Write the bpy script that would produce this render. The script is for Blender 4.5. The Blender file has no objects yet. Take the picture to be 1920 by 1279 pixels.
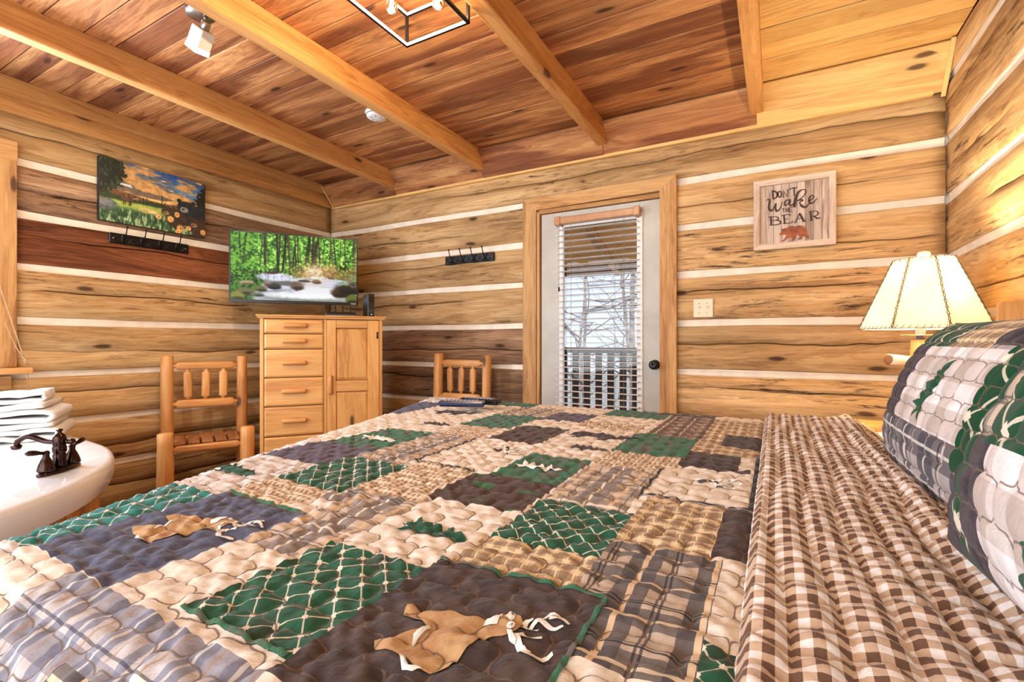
import bpy, bmesh, math, random
import numpy as np
from mathutils import Vector, Matrix, Euler

random.seed(7)
np.random.seed(7)
SC = bpy.context.scene
COL = SC.collection
PI = math.pi

# ------------------------------------------------------------------ camera
YAW = math.atan(493 / 895.0)
cd = bpy.data.cameras.new('camera')
cam = bpy.data.objects.new('camera', cd)
COL.objects.link(cam)
cam.location = (0, 0, 1.10)
cam.rotation_euler = (PI / 2, 0, YAW)
cd.sensor_width = 36
cd.lens = 895 / 1920 * 36
cd.clip_start = 0.02
cd.clip_end = 200
SC.camera = cam

# ------------------------------------------------------------------ world and light
W = bpy.data.worlds.new('overcast_sky')
SC.world = W
W.use_nodes = True
wn = W.node_tree
bg = wn.nodes['Background']
bg.inputs['Color'].default_value = (0.80, 0.83, 1.0, 1)
bg.inputs['Strength'].default_value = 0.68


def area(name, loc, rot, sx, sy, power, color):
    l = bpy.data.lights.new(name, 'AREA')
    l.shape = 'RECTANGLE'
    l.size = sx
    l.size_y = sy
    l.energy = power
    l.color = color
    o = bpy.data.objects.new(name, l)
    o.location = loc
    o.rotation_euler = rot
    COL.objects.link(o)
    return o


def point(name, loc, power, color, r=0.03):
    l = bpy.data.lights.new(name, 'POINT')
    l.energy = power
    l.color = color
    l.shadow_soft_size = r
    o = bpy.data.objects.new(name, l)
    o.location = loc
    COL.objects.link(o)
    return o


# daylight of the window over the tub; broad unseen fill added at the open side behind the camera
area('window_daylight', (-3.62, 0.48, 1.55), (0, -PI / 2, 0), 1.1, 0.9, 46, (0.72, 0.83, 1.0))
area('rear_fill_light', (-1.5, -1.55, 1.45), (PI / 2, 0, 0), 4.2, 2.1, 70, (0.94, 0.97, 1.0))
WARM = (1.0, 0.80, 0.56)

SC.view_settings.view_transform = 'Standard'
SC.view_settings.look = 'None'
SC.view_settings.gamma = 1
SC.view_settings.use_curve_mapping = False
SC.view_settings.exposure = 0.72
SC.cycles.max_bounces = 6
SC.cycles.diffuse_bounces = 3
SC.cycles.glossy_bounces = 3
SC.cycles.caustics_reflective = False
SC.cycles.caustics_refractive = False


# ------------------------------------------------------------------ helpers
def lin(c):
    return tuple(((x / 255) / 12.92 if x / 255 <= 0.04045 else ((x / 255 + 0.055) / 1.055) ** 2.4) for x in c)


def L4(c):
    return lin(c) + (1,)


def tag(o, label=None, cat=None, group=None, kind=None):
    if label: o['label'] = label
    if cat: o['category'] = cat
    if group: o['group'] = group
    if kind: o['kind'] = kind
    return o


def empty(name, loc=(0, 0, 0), rz=0, label=None, cat=None, group=None, kind=None):
    o = bpy.data.objects.new(name, None)
    COL.objects.link(o)
    o.location = loc
    o.rotation_euler = (0, 0, rz)
    o.empty_display_size = 0.05
    return tag(o, label, cat, group, kind)


def link(name, me, m=None, parent=None, loc=(0, 0, 0), rot=(0, 0, 0), scale=None):
    o = bpy.data.objects.new(name, me)
    COL.objects.link(o)
    if m is not None and not me.materials:
        me.materials.append(m)
    o.location = loc
    o.rotation_euler = rot
    if scale: o.scale = scale
    if parent is not None: o.parent = parent
    return o


def mesh(name, vs, fs, smooth=False):
    me = bpy.data.meshes.new(name)
    me.from_pydata([tuple(v) for v in vs], [], [tuple(f) for f in fs])
    if smooth:
        me.polygons.foreach_set('use_smooth', [True] * len(me.polygons))
    me.update()
    return me


def npmesh(name, co, quads, smooth=True, uv=None, colattr=None):
    me = bpy.data.meshes.new(name)
    n, q = len(co), len(quads)
    me.vertices.add(n)
    me.vertices.foreach_set('co', np.asarray(co, 'f').ravel())
    me.loops.add(q * 4)
    me.loops.foreach_set('vertex_index', np.asarray(quads, 'i').ravel())
    me.polygons.add(q)
    me.polygons.foreach_set('loop_start', np.arange(q, dtype='i') * 4)
    me.polygons.foreach_set('loop_total', np.full(q, 4, 'i'))
    if smooth:
        me.polygons.foreach_set('use_smooth', np.ones(q, bool))
    me.update(calc_edges=True)
    if uv is not None:
        ul = me.uv_layers.new(name='uv')
        ul.data.foreach_set('uv', np.asarray(uv, 'f')[np.asarray(quads).ravel()].ravel())
    if colattr is not None:
        ca = me.color_attributes.new('paint', 'FLOAT_COLOR', 'POINT')
        ca.data.foreach_set('color', np.asarray(colattr, 'f').ravel())
    return me


class B:
    """collects shapes into one mesh"""
    def __init__(s):
        s.v = []
        s.f = []
        s.sm = []

    def add(s, vs, fs, M=None, smooth=False):
        k = len(s.v)
        if M is not None: vs = [M @ Vector(v) for v in vs]
        s.v += [tuple(v) for v in vs]
        s.f += [tuple(i + k for i in f) for f in fs]
        s.sm += [smooth] * len(fs)
        return s

    def box(s, x0, x1, y0, y1, z0, z1, b=0.0, M=None):
        if b <= 0:
            vs = [(x, y, z) for x in (x0, x1) for y in (y0, y1) for z in (z0, z1)]
            fs = [(0, 1, 3, 2), (4, 6, 7, 5), (0, 4, 5, 1), (2, 3, 7, 6), (0, 2, 6, 4), (1, 5, 7, 3)]
            return s.add(vs, fs, M)
        b = min(b, (x1 - x0) / 2.01, (y1 - y0) / 2.01, (z1 - z0) / 2.01)
        bm = bmesh.new()
        bmesh.ops.create_cube(bm, size=1)
        for v in bm.verts:
            v.co = Vector(((x0 + x1) / 2 + v.co.x * (x1 - x0), (y0 + y1) / 2 + v.co.y * (y1 - y0), (z0 + z1) / 2 + v.co.z * (z1 - z0)))
        bmesh.ops.bevel(bm, geom=bm.edges[:], offset=b, segments=1, affect='EDGES')
        bm.verts.index_update()
        vs = [v.co.copy() for v in bm.verts]
        fs = [[v.index for v in f.verts] for f in bm.faces]
        bm.free()
        return s.add(vs, fs, M)

    def lathe(s, prof, n=20, M=None, smooth=True, caps=True):
        vs, fs = [], []
        for r, z in prof:
            for k in range(n):
                a = 2 * PI * k / n
                vs.append((r * math.cos(a), r * math.sin(a), z))
        for i in range(len(prof) - 1):
            for k in range(n):
                k2 = (k + 1) % n
                fs.append((i * n + k, i * n + k2, (i + 1) * n + k2, (i + 1) * n + k))
        if caps:
            fs.append(tuple(range(n))[::-1])
            fs.append(tuple((len(prof) - 1) * n + k for k in range(n)))
        return s.add(vs, fs, M, smooth)

    def tube(s, pts, r, n=8, smooth=True, caps=True):
        pts = [Vector(p) for p in pts]
        rs = r if isinstance(r, (list, tuple)) else [r] * len(pts)
        vs, fs = [], []
        up = None
        for i, p in enumerate(pts):
            t = (pts[min(i + 1, len(pts) - 1)] - pts[max(i - 1, 0)]).normalized()
            if up is None:
                up = Vector((0, 0, 1)) if abs(t.z) < 0.9 else Vector((1, 0, 0))
            x = t.cross(up).normalized()
            y = x.cross(t).normalized()
            up = y
            for k in range(n):
                a = 2 * PI * k / n
                vs.append(p + (x * math.cos(a) + y * math.sin(a)) * rs[i])
        for i in range(len(pts) - 1):
            for k in range(n):
                k2 = (k + 1) % n
                fs.append((i * n + k, i * n + k2, (i + 1) * n + k2, (i + 1) * n + k))
        if caps:
            fs.append(tuple(range(n))[::-1])
            fs.append(tuple((len(pts) - 1) * n + k for k in range(n)))
        return s.add(vs, fs, None, smooth)

    def prism(s, poly, h0, h1, M=None):
        """poly in local xy, extruded along z"""
        n = len(poly)
        bm = bmesh.new()
        a = [bm.verts.new((p[0], p[1], h0)) for p in poly]
        c = [bm.verts.new((p[0], p[1], h1)) for p in poly]
        f1 = bm.faces.new(a[::-1])
        f2 = bm.faces.new(c)
        for i in range(n):
            bm.faces.new((a[i], a[(i + 1) % n], c[(i + 1) % n], c[i]))
        from mathutils.geometry import tessellate_polygon
        tri = tessellate_polygon([[Vector((p[0], p[1], 0)) for p in poly]])
        bm.faces.remove(f1)
        bm.faces.remove(f2)
        for t_ in tri:
            for lay in (a, c):
                try: bm.faces.new([lay[i] for i in t_])
                except ValueError: pass
        bmesh.ops.recalc_face_normals(bm, faces=bm.faces[:])
        bm.verts.index_update()
        vs = [v.co.copy() for v in bm.verts]
        fs = [[v.index for v in f.verts] for f in bm.faces]
        bm.free()
        return s.add(vs, fs, M)

    def make(s, name, m, parent=None, loc=(0, 0, 0), rot=(0, 0, 0)):
        me = bpy.data.meshes.new(name)
        me.from_pydata(s.v, [], s.f)
        me.polygons.foreach_set('use_smooth', s.sm)
        me.update()
        return link(name, me, m, parent, loc, rot)


def T(x=0, y=0, z=0, rx=0, ry=0, rz=0):
    return Matrix.Translation((x, y, z)) @ Euler((rx, ry, rz)).to_matrix().to_4x4()


def catmull(pts, k=6):
    P = [np.array(p, float) for p in pts]
    P = [2 * P[0] - P[1]] + P + [2 * P[-1] - P[-2]]
    out = []
    for i in range(1, len(P) - 2):
        for j in range(k):
            t = j / k
            a, b, c, d = P[i - 1:i + 3]
            out.append(0.5 * (2 * b + (c - a) * t + (2 * a - 5 * b + 4 * c - d) * t * t + (3 * b - a - 3 * c + d) * t ** 3))
    out.append(P[-2])
    return out


# ------------------------------------------------------------------ node helper
class X:
    """wraps a node socket so that shader maths can be written as expressions"""
    nt = None

    def __init__(s, k): s.k = k

    @staticmethod
    def m(op, *a):
        n = X.nt.nodes.new('ShaderNodeMath')
        n.operation = op
        for i, v in enumerate(a):
            if isinstance(v, X): X.nt.links.new(v.k, n.inputs[i])
            else: n.inputs[i].default_value = v
        return X(n.outputs[0])

    def __add__(s, o): return X.m('ADD', s, o)
    __radd__ = __add__
    def __sub__(s, o): return X.m('SUBTRACT', s, o)
    def __rsub__(s, o): return X.m('SUBTRACT', o, s)
    def __mul__(s, o): return X.m('MULTIPLY', s, o)
    __rmul__ = __mul__
    def __truediv__(s, o): return X.m('DIVIDE', s, o)
    def fract(s): return X.m('FRACT', s)
    def abs(s): return X.m('ABSOLUTE', s)
    def sin(s): return X.m('SINE', s)
    def gt(s, v): return X.m('GREATER_THAN', s, v)
    def lt(s, v): return X.m('LESS_THAN', s, v)
    def max(s, v): return X.m('MAXIMUM', s, v)
    def min(s, v): return X.m('MINIMUM', s, v)

    def step(s, a, b):
        n = X.nt.nodes.new('ShaderNodeMapRange')
        n.interpolation_type = 'SMOOTHSTEP'
        X.nt.links.new(s.k, n.inputs[0])
        n.inputs[1].default_value = a
        n.inputs[2].default_value = b
        return X(n.outputs[0])


def newmat(name, rough=0.6, metal=0.0, color=None):
    m = bpy.data.materials.new(name)
    m.use_nodes = True
    X.nt = m.node_tree
    b = m.node_tree.nodes['Principled BSDF']
    b.inputs['Roughness'].default_value = rough
    b.inputs['Metallic'].default_value = metal
    if color is not None: b.inputs['Base Color'].default_value = L4(color)
    return m, b


def mix(f, a, b, mode='MIX'):
    n = X.nt.nodes.new('ShaderNodeMix')
    n.data_type = 'RGBA'
    n.blend_type = mode
    for idx, v in ((0, f), (6, a), (7, b)):
        if isinstance(v, X): X.nt.links.new(v.k, n.inputs[idx])
        elif idx == 0: n.inputs[0].default_value = v
        else: n.inputs[idx].default_value = L4(v)
    return X(n.outputs[2])


def vec(x, y, z):
    n = X.nt.nodes.new('ShaderNodeCombineXYZ')
    for i, v in enumerate((x, y, z)):
        if isinstance(v, X): X.nt.links.new(v.k, n.inputs[i])
        else: n.inputs[i].default_value = v
    return X(n.outputs[0])


def sep(v):
    n = X.nt.nodes.new('ShaderNodeSeparateXYZ')
    X.nt.links.new(v.k, n.inputs[0])
    return [X(n.outputs[i]) for i in range(3)]


def noise(v, scale, detail=3, rough=0.55, dist=0.0):
    n = X.nt.nodes.new('ShaderNodeTexNoise')
    X.nt.links.new(v.k, n.inputs['Vector'])
    n.inputs['Scale'].default_value = scale
    n.inputs['Detail'].default_value = detail
    n.inputs['Roughness'].default_value = rough
    n.inputs['Distortion'].default_value = dist
    return X(n.outputs[0])


def voro(v, scale, rnd=1.0):
    n = X.nt.nodes.new('ShaderNodeTexVoronoi')
    X.nt.links.new(v.k, n.inputs['Vector'])
    n.inputs['Scale'].default_value = scale
    n.inputs['Randomness'].default_value = rnd
    n.voronoi_dimensions = '2D'
    return X(n.outputs['Distance']), X(n.outputs['Color'])


def ramp(f, stops):
    n = X.nt.nodes.new('ShaderNodeValToRGB')
    X.nt.links.new(f.k, n.inputs[0])
    e = n.color_ramp.elements
    while len(e) < len(stops): e.new(0.5)
    for i, (p, c) in enumerate(stops):
        e[i].position = p
        e[i].color = L4(c) if len(c) == 3 else c
    return X(n.outputs[0])


def objco():
    n = X.nt.nodes.new('ShaderNodeTexCoord')
    return X(n.outputs['Object'])


def uvco():
    n = X.nt.nodes.new('ShaderNodeTexCoord')
    return X(n.outputs['UV'])


def orand():
    n = X.nt.nodes.new('ShaderNodeObjectInfo')
    return X(n.outputs['Random'])


def bump(b, h, strength, dist=0.002):
    n = X.nt.nodes.new('ShaderNodeBump')
    n.inputs['Strength'].default_value = strength
    n.inputs['Distance'].default_value = dist
    X.nt.links.new(h.k, n.inputs['Height'])
    X.nt.links.new(n.outputs[0], b.inputs['Normal'])


def setc(b, c): X.nt.links.new(c.k, b.inputs['Base Color'])


def wood(name, light, mid, dark, axis='X', knots=0.6, weather=0.0, wcol=(70, 48, 36), rough=0.6, g=1.0, heart=0.0, hcol=(120, 62, 34), tonevar=0.18, spec=0.35, sawamt=0.45, bigvar=0.3, sat=1.0):
    """grain runs along the given local axis; every object gets its own cut of the tree"""
    m, b = newmat(name, rough)
    b.inputs['Specular IOR Level'].default_value = spec
    c = sep(objco())
    if axis == 'Y': c = [c[1], c[0], c[2]]
    if axis == 'Z': c = [c[2], c[0], c[1]]
    r = orand()
    x = c[0] + r * 61.0
    y = c[1] + r * 23.0
    z = c[2] + r * 37.0
    low = vec(x * 0.8, y * 8.0, z * 8.0)
    fig = noise(low, 1.0 * g, 5, 0.6, 0.8)
    rings = (fig * 60.0).sin() * 0.5 + 0.5
    fine = noise(vec(x * 4.0, y * 130.0, z * 130.0), 1.0, 4, 0.7)
    saw = noise(vec(x * 1.6, y * 46.0, z * 46.0), 1.0, 4, 0.75).step(0.54, 0.68)
    f = fig * 0.72 + rings * 0.09 + fine * 0.34 - 0.09
    col = ramp(f, [(0.28, dark), (0.47, mid), (0.68, light)])
    col = mix(saw * sawamt, col, dark)
    if heart > 0:
        hn = noise(vec(x * 0.55, y * 4.2, z * 4.2), 1.3, 3, 0.5, 0.5).step(0.47, 0.60)
        col = mix(hn * heart, col, mix(fine.step(0.3, 0.7), hcol, tuple(int(v * 1.35) for v in hcol)))
    if weather > 0:
        w = noise(vec(x * 2.2, y * 22.0, z * 22.0), 1.6, 6, 0.78, 0.4).step(0.52, 0.66)
        w2 = noise(vec(x * 0.5, y * 2.0, z * 2.0), 1.2, 2, 0.5).step(0.38, 0.60)
        col = mix(w * w2 * weather, col, wcol)
    if knots > 0:
        d, vc = voro(vec(x * 2.0 + fig * 0.25, (y + z) * 6.5, r * 77.0), 1.0)
        cs = sep(vc)
        kk = (1.0 - d.step(0.05, 0.12)) * cs[0].gt(1.0 - knots)
        halo = (1.0 - d.step(0.1, 0.36)) * cs[0].gt(1.0 - knots)
        col = mix(halo * 0.35, col, dark)
        col = mix(kk * 0.85, col, (58, 30, 16))
    # tone: every board a little lighter or darker, plus an own property
    an = X.nt.nodes.new('ShaderNodeAttribute')
    an.attribute_type = 'OBJECT'
    an.attribute_name = 'tone'
    big = noise(vec(x * 0.9, y * 2.2, z * 2.2), 1.0, 2)
    tone = (big - 0.5) * bigvar + X(an.outputs['Fac']) + 1.0 + ((r * 7.31).fract() - 0.5) * tonevar
    hs = X.nt.nodes.new('ShaderNodeHueSaturation')
    X.nt.links.new(col.k, hs.inputs['Color'])
    X.nt.links.new(tone.k, hs.inputs['Value'])
    hs.inputs['Saturation'].default_value = sat
    X.nt.links.new(hs.outputs[0], b.inputs['Base Color'])
    bump(b, fine, 0.30, 0.0012)
    return m


def plain(name, color, rough=0.5, metal=0.0, var=0.06, scale=14, bmp=0.0, coat=0.0):
    m, b = newmat(name, rough, metal)
    n = noise(objco(), scale, 4)
    lo = tuple(int(v * (1 - var)) for v in color)
    hi = tuple(min(255, int(v * (1 + var))) for v in color)
    setc(b, ramp(n, [(0.3, lo), (0.7, hi)]))
    if bmp: bump(b, noise(objco(), scale * 8, 3), bmp)
    b.inputs['Coat Weight'].default_value = coat
    return m


def emit(name, color, strength):
    m, b = newmat(name, 0.5, 0, color)
    b.inputs['Emission Color'].default_value = L4(color)
    b.inputs['Emission Strength'].default_value = strength
    return m


def glassmat(name, tint=(245, 250, 250), refl=0.10):
    m = bpy.data.materials.new(name)
    m.use_nodes = True
    nt = m.node_tree
    nt.nodes.remove(nt.nodes['Principled BSDF'])
    t = nt.nodes.new('ShaderNodeBsdfTransparent')
    t.inputs[0].default_value = L4(tint)
    gl = nt.nodes.new('ShaderNodeBsdfGlossy')
    gl.inputs['Roughness'].default_value = 0.02
    fr = nt.nodes.new('ShaderNodeFresnel')
    fr.inputs[0].default_value = 1.45
    mx = nt.nodes.new('ShaderNodeMixShader')
    nt.links.new(fr.outputs[0], mx.inputs[0])
    nt.links.new(t.outputs[0], mx.inputs[1])
    nt.links.new(gl.outputs[0], mx.inputs[2])
    nt.links.new(mx.outputs[0], nt.nodes['Material Output'].inputs[0])
    return m


# wood kinds
LOG = wood('hewn_log', (226, 192, 138), (198, 156, 100), (138, 98, 60), bigvar=0.95, sat=0.96, knots=0.22, weather=1.0, wcol=(76, 50, 34), rough=0.75, spec=0.2)
LOGD = wood('dark_hewn_log', (178, 112, 70), (132, 76, 46), (70, 38, 24), bigvar=1.3, knots=0.2, weather=0.9, wcol=(40, 24, 18), rough=0.75, spec=0.2)
LOGW = wood('weathered_log', (196, 156, 114), (150, 112, 78), (86, 58, 42), bigvar=1.2, sat=0.93, knots=0.25, weather=1.0, wcol=(46, 30, 24), rough=0.8, spec=0.2, sawamt=0.7)
CEIL = wood('ceiling_cedar', (224, 170, 110), (188, 126, 76), (124, 72, 42), bigvar=0.5, knots=0.28, weather=0.6, wcol=(52, 28, 18), heart=0.85, hcol=(102, 56, 34), rough=0.55, tonevar=0.22)
CEILY = wood('lamplit_board_pale_strip', (244, 208, 140), (230, 186, 116), (192, 142, 82), knots=0.1, weather=0.25, wcol=(130, 90, 56), rough=0.55, sawamt=0.25)  # last bay: lamplight painted in as yellow; also colours the pale strips
BEAM = wood('honey_beam', (226, 172, 108), (206, 148, 84), (166, 104, 54), knots=0.16, rough=0.55, tonevar=0.1, sawamt=0.12)
TRIM = wood('rustic_trim', (222, 178, 118), (196, 144, 86), (140, 88, 50), knots=0.1, weather=0.4, wcol=(92, 58, 36), rough=0.6, sawamt=0.25)
TRIMZ = wood('rustic_trim_upright', (222, 178, 118), (196, 144, 86), (140, 88, 50), axis='Z', knots=0.1, weather=0.4, wcol=(92, 58, 36), rough=0.6, sawamt=0.25)
PINE = wood('knotty_pine', (232, 182, 112), (218, 160, 90), (184, 118, 58), knots=0.12, rough=0.42, tonevar=0.08, g=0.8, spec=0.5, sawamt=0.12)
PINEZ = wood('knotty_pine_upright', (232, 182, 112), (218, 160, 90), (184, 118, 58), axis='Z', knots=0.2, rough=0.42, tonevar=0.08, g=0.8, spec=0.5, sawamt=0.12)
CEDX = wood('peeled_cedar', (232, 178, 112), (212, 150, 84), (170, 106, 54), knots=0.3, rough=0.45, tonevar=0.1, g=0.7, spec=0.5, sawamt=0.12)
CEDZ = wood('peeled_cedar_upright', (232, 178, 112), (212, 150, 84), (170, 106, 54), axis='Z', knots=0.3, rough=0.45, tonevar=0.1, g=0.7, spec=0.5, sawamt=0.12)
SEATW = wood('worn_seat_slat', (190, 132, 80), (158, 100, 58), (112, 66, 38), knots=0.05, rough=0.45, sawamt=0.12)
DECK = wood('porch_board', (196, 136, 80), (166, 106, 58), (110, 66, 36), axis='X', rough=0.7, knots=0.1)
RAILW = wood('dark_porch_railing', (104, 82, 66), (84, 64, 52), (56, 42, 34), axis='Z', rough=0.8, knots=0)
FLOORW = wood('floor_board', (176, 120, 74), (146, 94, 54), (100, 60, 34), axis='X', rough=0.35, knots=0.1)
CHINK = plain('chinking_mortar', (240, 228, 208), 0.85, var=0.05, scale=9, bmp=0.3)
BLACK = plain('black_metal', (22, 22, 24), 0.35, 0.6, var=0.2, coat=0.3)
BLACKP = plain('black_plastic', (16, 16, 18), 0.28, 0.0, var=0.1)
NICKEL = plain('brushed_nickel', (170, 168, 164), 0.28, 1.0, var=0.05)
WHITEP = plain('white_plastic', (232, 230, 224), 0.4, var=0.02)
IVORY = plain('ivory_plastic', (236, 218, 186), 0.4, var=0.02)
DOORP = plain('grey_door_paint', (188, 184, 172), 0.45, var=0.05, scale=5)
ACRYL = plain('white_acrylic', (240, 240, 240), 0.12, var=0.01, coat=0.6)
BRONZE = plain('oil_rubbed_bronze', (60, 46, 42), 0.2, 1.0, var=0.25, scale=30)
DARKGAP = plain('dark_backing', (36, 22, 14), 0.9)
GLASS = glassmat('window_glass')

# ================================================================== THE SETTING
XL, XR, YB, YN = -3.766, 0.762, 3.20, -1.75
ZC = 2.56


def plank(name, L, Wd, Th, m, parent, loc, rot=(0, 0, 0), bev=0.003, tone=0.0):
    o = B().box(-L / 2, L / 2, -Wd / 2, Wd / 2, -Th / 2, Th / 2, bev).make(name, m, parent, loc, rot)
    if tone: o['tone'] = tone
    return o


def log(L, H, m, parent, loc, rot, crack=None, tone=0.0, Th=0.09, seed=0):
    """a hewn log: face at local y = 0, slightly wavy, with one long check running along it"""
    rs = random.Random(seed)
    nx = max(6, int(L / 0.07))
    zs = [-H / 2, -H / 2 + 0.006, -H / 4, 0, H / 4, H / 2 - 0.006, H / 2]
    cw = 0.0042
    if crack is not None:
        cz = crack * H / 2
        zs = [-H / 2, -H / 2 + 0.006, (cz - H / 2) / 2, cz - cw, cz, cz + cw, (cz + H / 2) / 2, H / 2 - 0.006, H / 2]
    k = len(zs)
    p1, p2, p3 = rs.random() * 9, rs.random() * 9, rs.random() * 9
    a0, a1 = sorted((rs.uniform(-0.1, 0.35), rs.uniform(0.6, 1.1)))
    vs, fs = [], []
    for i in range(nx + 1):
        t = i / nx
        x = (t - 0.5) * L
        w = 0.012 * math.sin(x * 2.1 + p1) + 0.005 * math.sin(x * 9 + p2) + 0.004 * rs.uniform(-1, 1)
        edge = 0.003 * math.sin(x * 5 + p3)
        for j, z in enumerate(zs):
            y = 0.003 * math.sin(x * 3 + j * 1.3 + p2) + 0.0015 * rs.uniform(-1, 1)
            if j in (0, k - 1): y += 0.010
            if crack is not None and 3 <= j <= 5:
                on = 1.0 if a0 < t < a1 else 0.12
                z += w
                if j == 4: y += 0.024 * on
                if j != 4 and on < 1: z += (cw * 0.5 if j == 3 else -cw * 0.5)
            if j in (0, k - 1, 1, k - 2): z += edge
            vs.append((x, y, z))
    for i in range(nx):
        for j in range(k - 1):
            a = i * k + j
            fs.append((a, a + k, a + k + 1, a + 1))
    n0 = len(vs)
    for x in (-L / 2, L / 2):
        for z in (-H / 2, H / 2): vs.append((x, Th, z))
    def ring(c, up): return [i * k + (k - 1 if up else 0) for i in range(nx + 1)]
    fs.append(tuple(ring(0, True)) + (n0 + 3, n0 + 1))
    fs.append(tuple(ring(0, False))[::-1] + (n0 + 0, n0 + 2))
    fs.append(tuple(range(k))[::1] + (n0 + 1, n0))
    fs.append(tuple(nx * k + j for j in range(k))[::-1] + (n0 + 2, n0 + 3))
    me = mesh('log', vs, fs)
    me.polygons.foreach_set('use_smooth', [i < nx * (k - 1) and not (crack is not None and 3 <= i % (k - 1) <= 4) for i in range(len(fs))])
    o = link('log', me, m, parent, loc, rot)
    if tone: o['tone'] = tone
    return o


def chink(L, z0, z1, parent, loc, rot):
    """mortar joint, slightly hollow, set back behind the log faces"""
    H = z1 - z0
    zs = [-H / 2 - 0.008, -H / 2, -H / 4, 0, H / 4, H / 2, H / 2 + 0.008]
    ys = [0.030, 0.013, 0.016, 0.018, 0.015, 0.010, 0.030]
    nx = max(2, int(L / 0.12))
    rs = random.Random(int(L * 1000 + z0 * 777))
    vs, fs = [], []
    for i in range(nx + 1):
        for z, y in zip(zs, ys):
            vs.append(((i / nx - 0.5) * L, y + rs.uniform(-0.0012, 0.0012), z + rs.uniform(-0.001, 0.001)))
    for i in range(nx):
        for j in range(6):
            a = i * 7 + j
            fs.append((a, a + 7, a + 8, a + 1))
    return link('chinking', mesh('chinking', vs, fs, True), CHINK, parent, (loc[0], loc[1], (z0 + z1) / 2), rot)


LZ = [(0.0, 0.287), (0.328, 0.590), (0.630, 0.882), (0.920, 1.192), (1.236, 1.503), (1.545, 1.803), (1.848, 2.102)]
CZ = [(0.287, 0.328), (0.590, 0.630), (0.882, 0.920), (1.192, 1.236), (1.503, 1.545), (1.803, 1.848), (2.102, 2.145)]
R90 = (0, 0, PI / 2)
RM90 = (0, 0, -PI / 2)

# ---- floor
fl = B().box(XL - 0.1, XR + 0.1, YN, YB + 0.1, -0.10, -0.022).make('floor', DARKGAP)
tag(fl, 'wide brown wooden floor boards under the bed', kind='structure')
y = YN
i = 0
x = XL
while x < XR:
    w = 0.14
    plank('board', YB - YN - 0.01, w - 0.003, 0.02, FLOORW, fl, (x + w / 2, (YB + YN) / 2, -0.011), R90)
    x += w

# ---- left wall, with the window over the tub
wl = B().box(XL - 0.16, XL - 0.03, 1.0, YB + 0.1, 0, ZC).box(XL - 0.16, XL - 0.03, YN, 0.0, 0, ZC).box(XL - 0.16, XL - 0.03, 0, 1.0, 0, 0.9).box(XL - 0.16, XL - 0.03, 0, 1.0, 2.12, ZC).make('wall_left', CHINK)
tag(wl, 'hewn log wall with pale mortar joints behind the tub and chair', kind='structure')
lt = [(-.05, .1), (.0, -.3), (.02, .25), (-.05, -.15), (.04, .1), (-0.02, .2), (-.04, .05)]
for i, (z0, z1) in enumerate(LZ):
    H = z1 - z0
    mt = LOGD if i == 5 else (LOGW if i == 6 else LOG)
    if i >= 3 and i <= 6:
        spans = [(YN, -0.10), (1.0, YB - 0.002)]
    else:
        spans = [(YN, YB - 0.002)]
    for a, b in spans:
        log(b - a, H, mt, wl, (XL + random.uniform(-.003, .003), (a + b) / 2, (z0 + z1) / 2), R90, lt[i][1], lt[i][0], seed=i * 11 + int(a))
for i, (z0, z1) in enumerate(CZ):
    spans = [(YN, -0.10), (1.0, YB)] if 2 < i < 6 else [(YN, YB)]
    for a, b in spans:
        chink(b - a, z0, z1, wl, (XL, (a + b) / 2), R90)
log(YB - YN, 2.385 - 2.145, LOG, wl, (XL, (YB + YN) / 2, (2.145 + 2.385) / 2), R90, 0.1, -0.05, seed=77)
plank('crown_board', YB - YN, 0.10, 0.04, BEAM, wl, (XL + 0.02, (YB + YN) / 2, 2.425), (PI / 2, 0, PI / 2), tone=-0.12)
plank('crown_board', YB - YN, 0.088, 0.075, BEAM, wl, (XL + 0.035, (YB + YN) / 2, 2.517), (PI / 2, 0, PI / 2), tone=-0.2)

# window over the tub (mostly beyond the left edge of the picture)
w1 = B().box(XL - 0.11, XL - 0.09, -0.02, 0.97, 0.98, 2.10).make('window_1', GLASS)
tag(w1, 'casement window over the tub with wide pine casing', kind='structure')
B().box(-0.015, 0.015, -0.0575, 0.0575, -0.625, 0.625, 0.003).make('casing', TRIMZ, w1, (XL + 0.018, 0.952, 1.578))
B().box(-0.015, 0.015, -0.0575, 0.0575, -0.625, 0.625, 0.003).make('casing', TRIMZ, w1, (XL + 0.018, -0.05, 1.578))
plank('head_casing', 1.119, 0.11, 0.034, TRIM, w1, (XL + 0.02, 0.452, 2.165), (PI / 2, 0, PI / 2))
plank('sill', 1.26, 0.09, 0.035, BEAM, w1, (XL + 0.045, 0.43, 0.934), R90)
plank('apron', 1.10, 0.075, 0.022, TRIM, w1, (XL + 0.014, 0.44, 0.868), (PI / 2, 0, PI / 2), tone=-0.15)
B().box(XL - 0.10, XL - 0.0, -0.0, 0.03, 0.95, 2.12).box(XL - 0.10, XL - 0.0, 0.9, 0.93, 0.95, 2.12).box(XL - 0.1, XL, 0.0, 0.93, 0.95, 0.98).box(XL - 0.1, XL, 0, .93, 2.09, 2.12).box(XL - 0.1, XL - 0.06, 0.44, 0.48, 0.95, 2.12).make('frame', WHITEP, w1)

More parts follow.
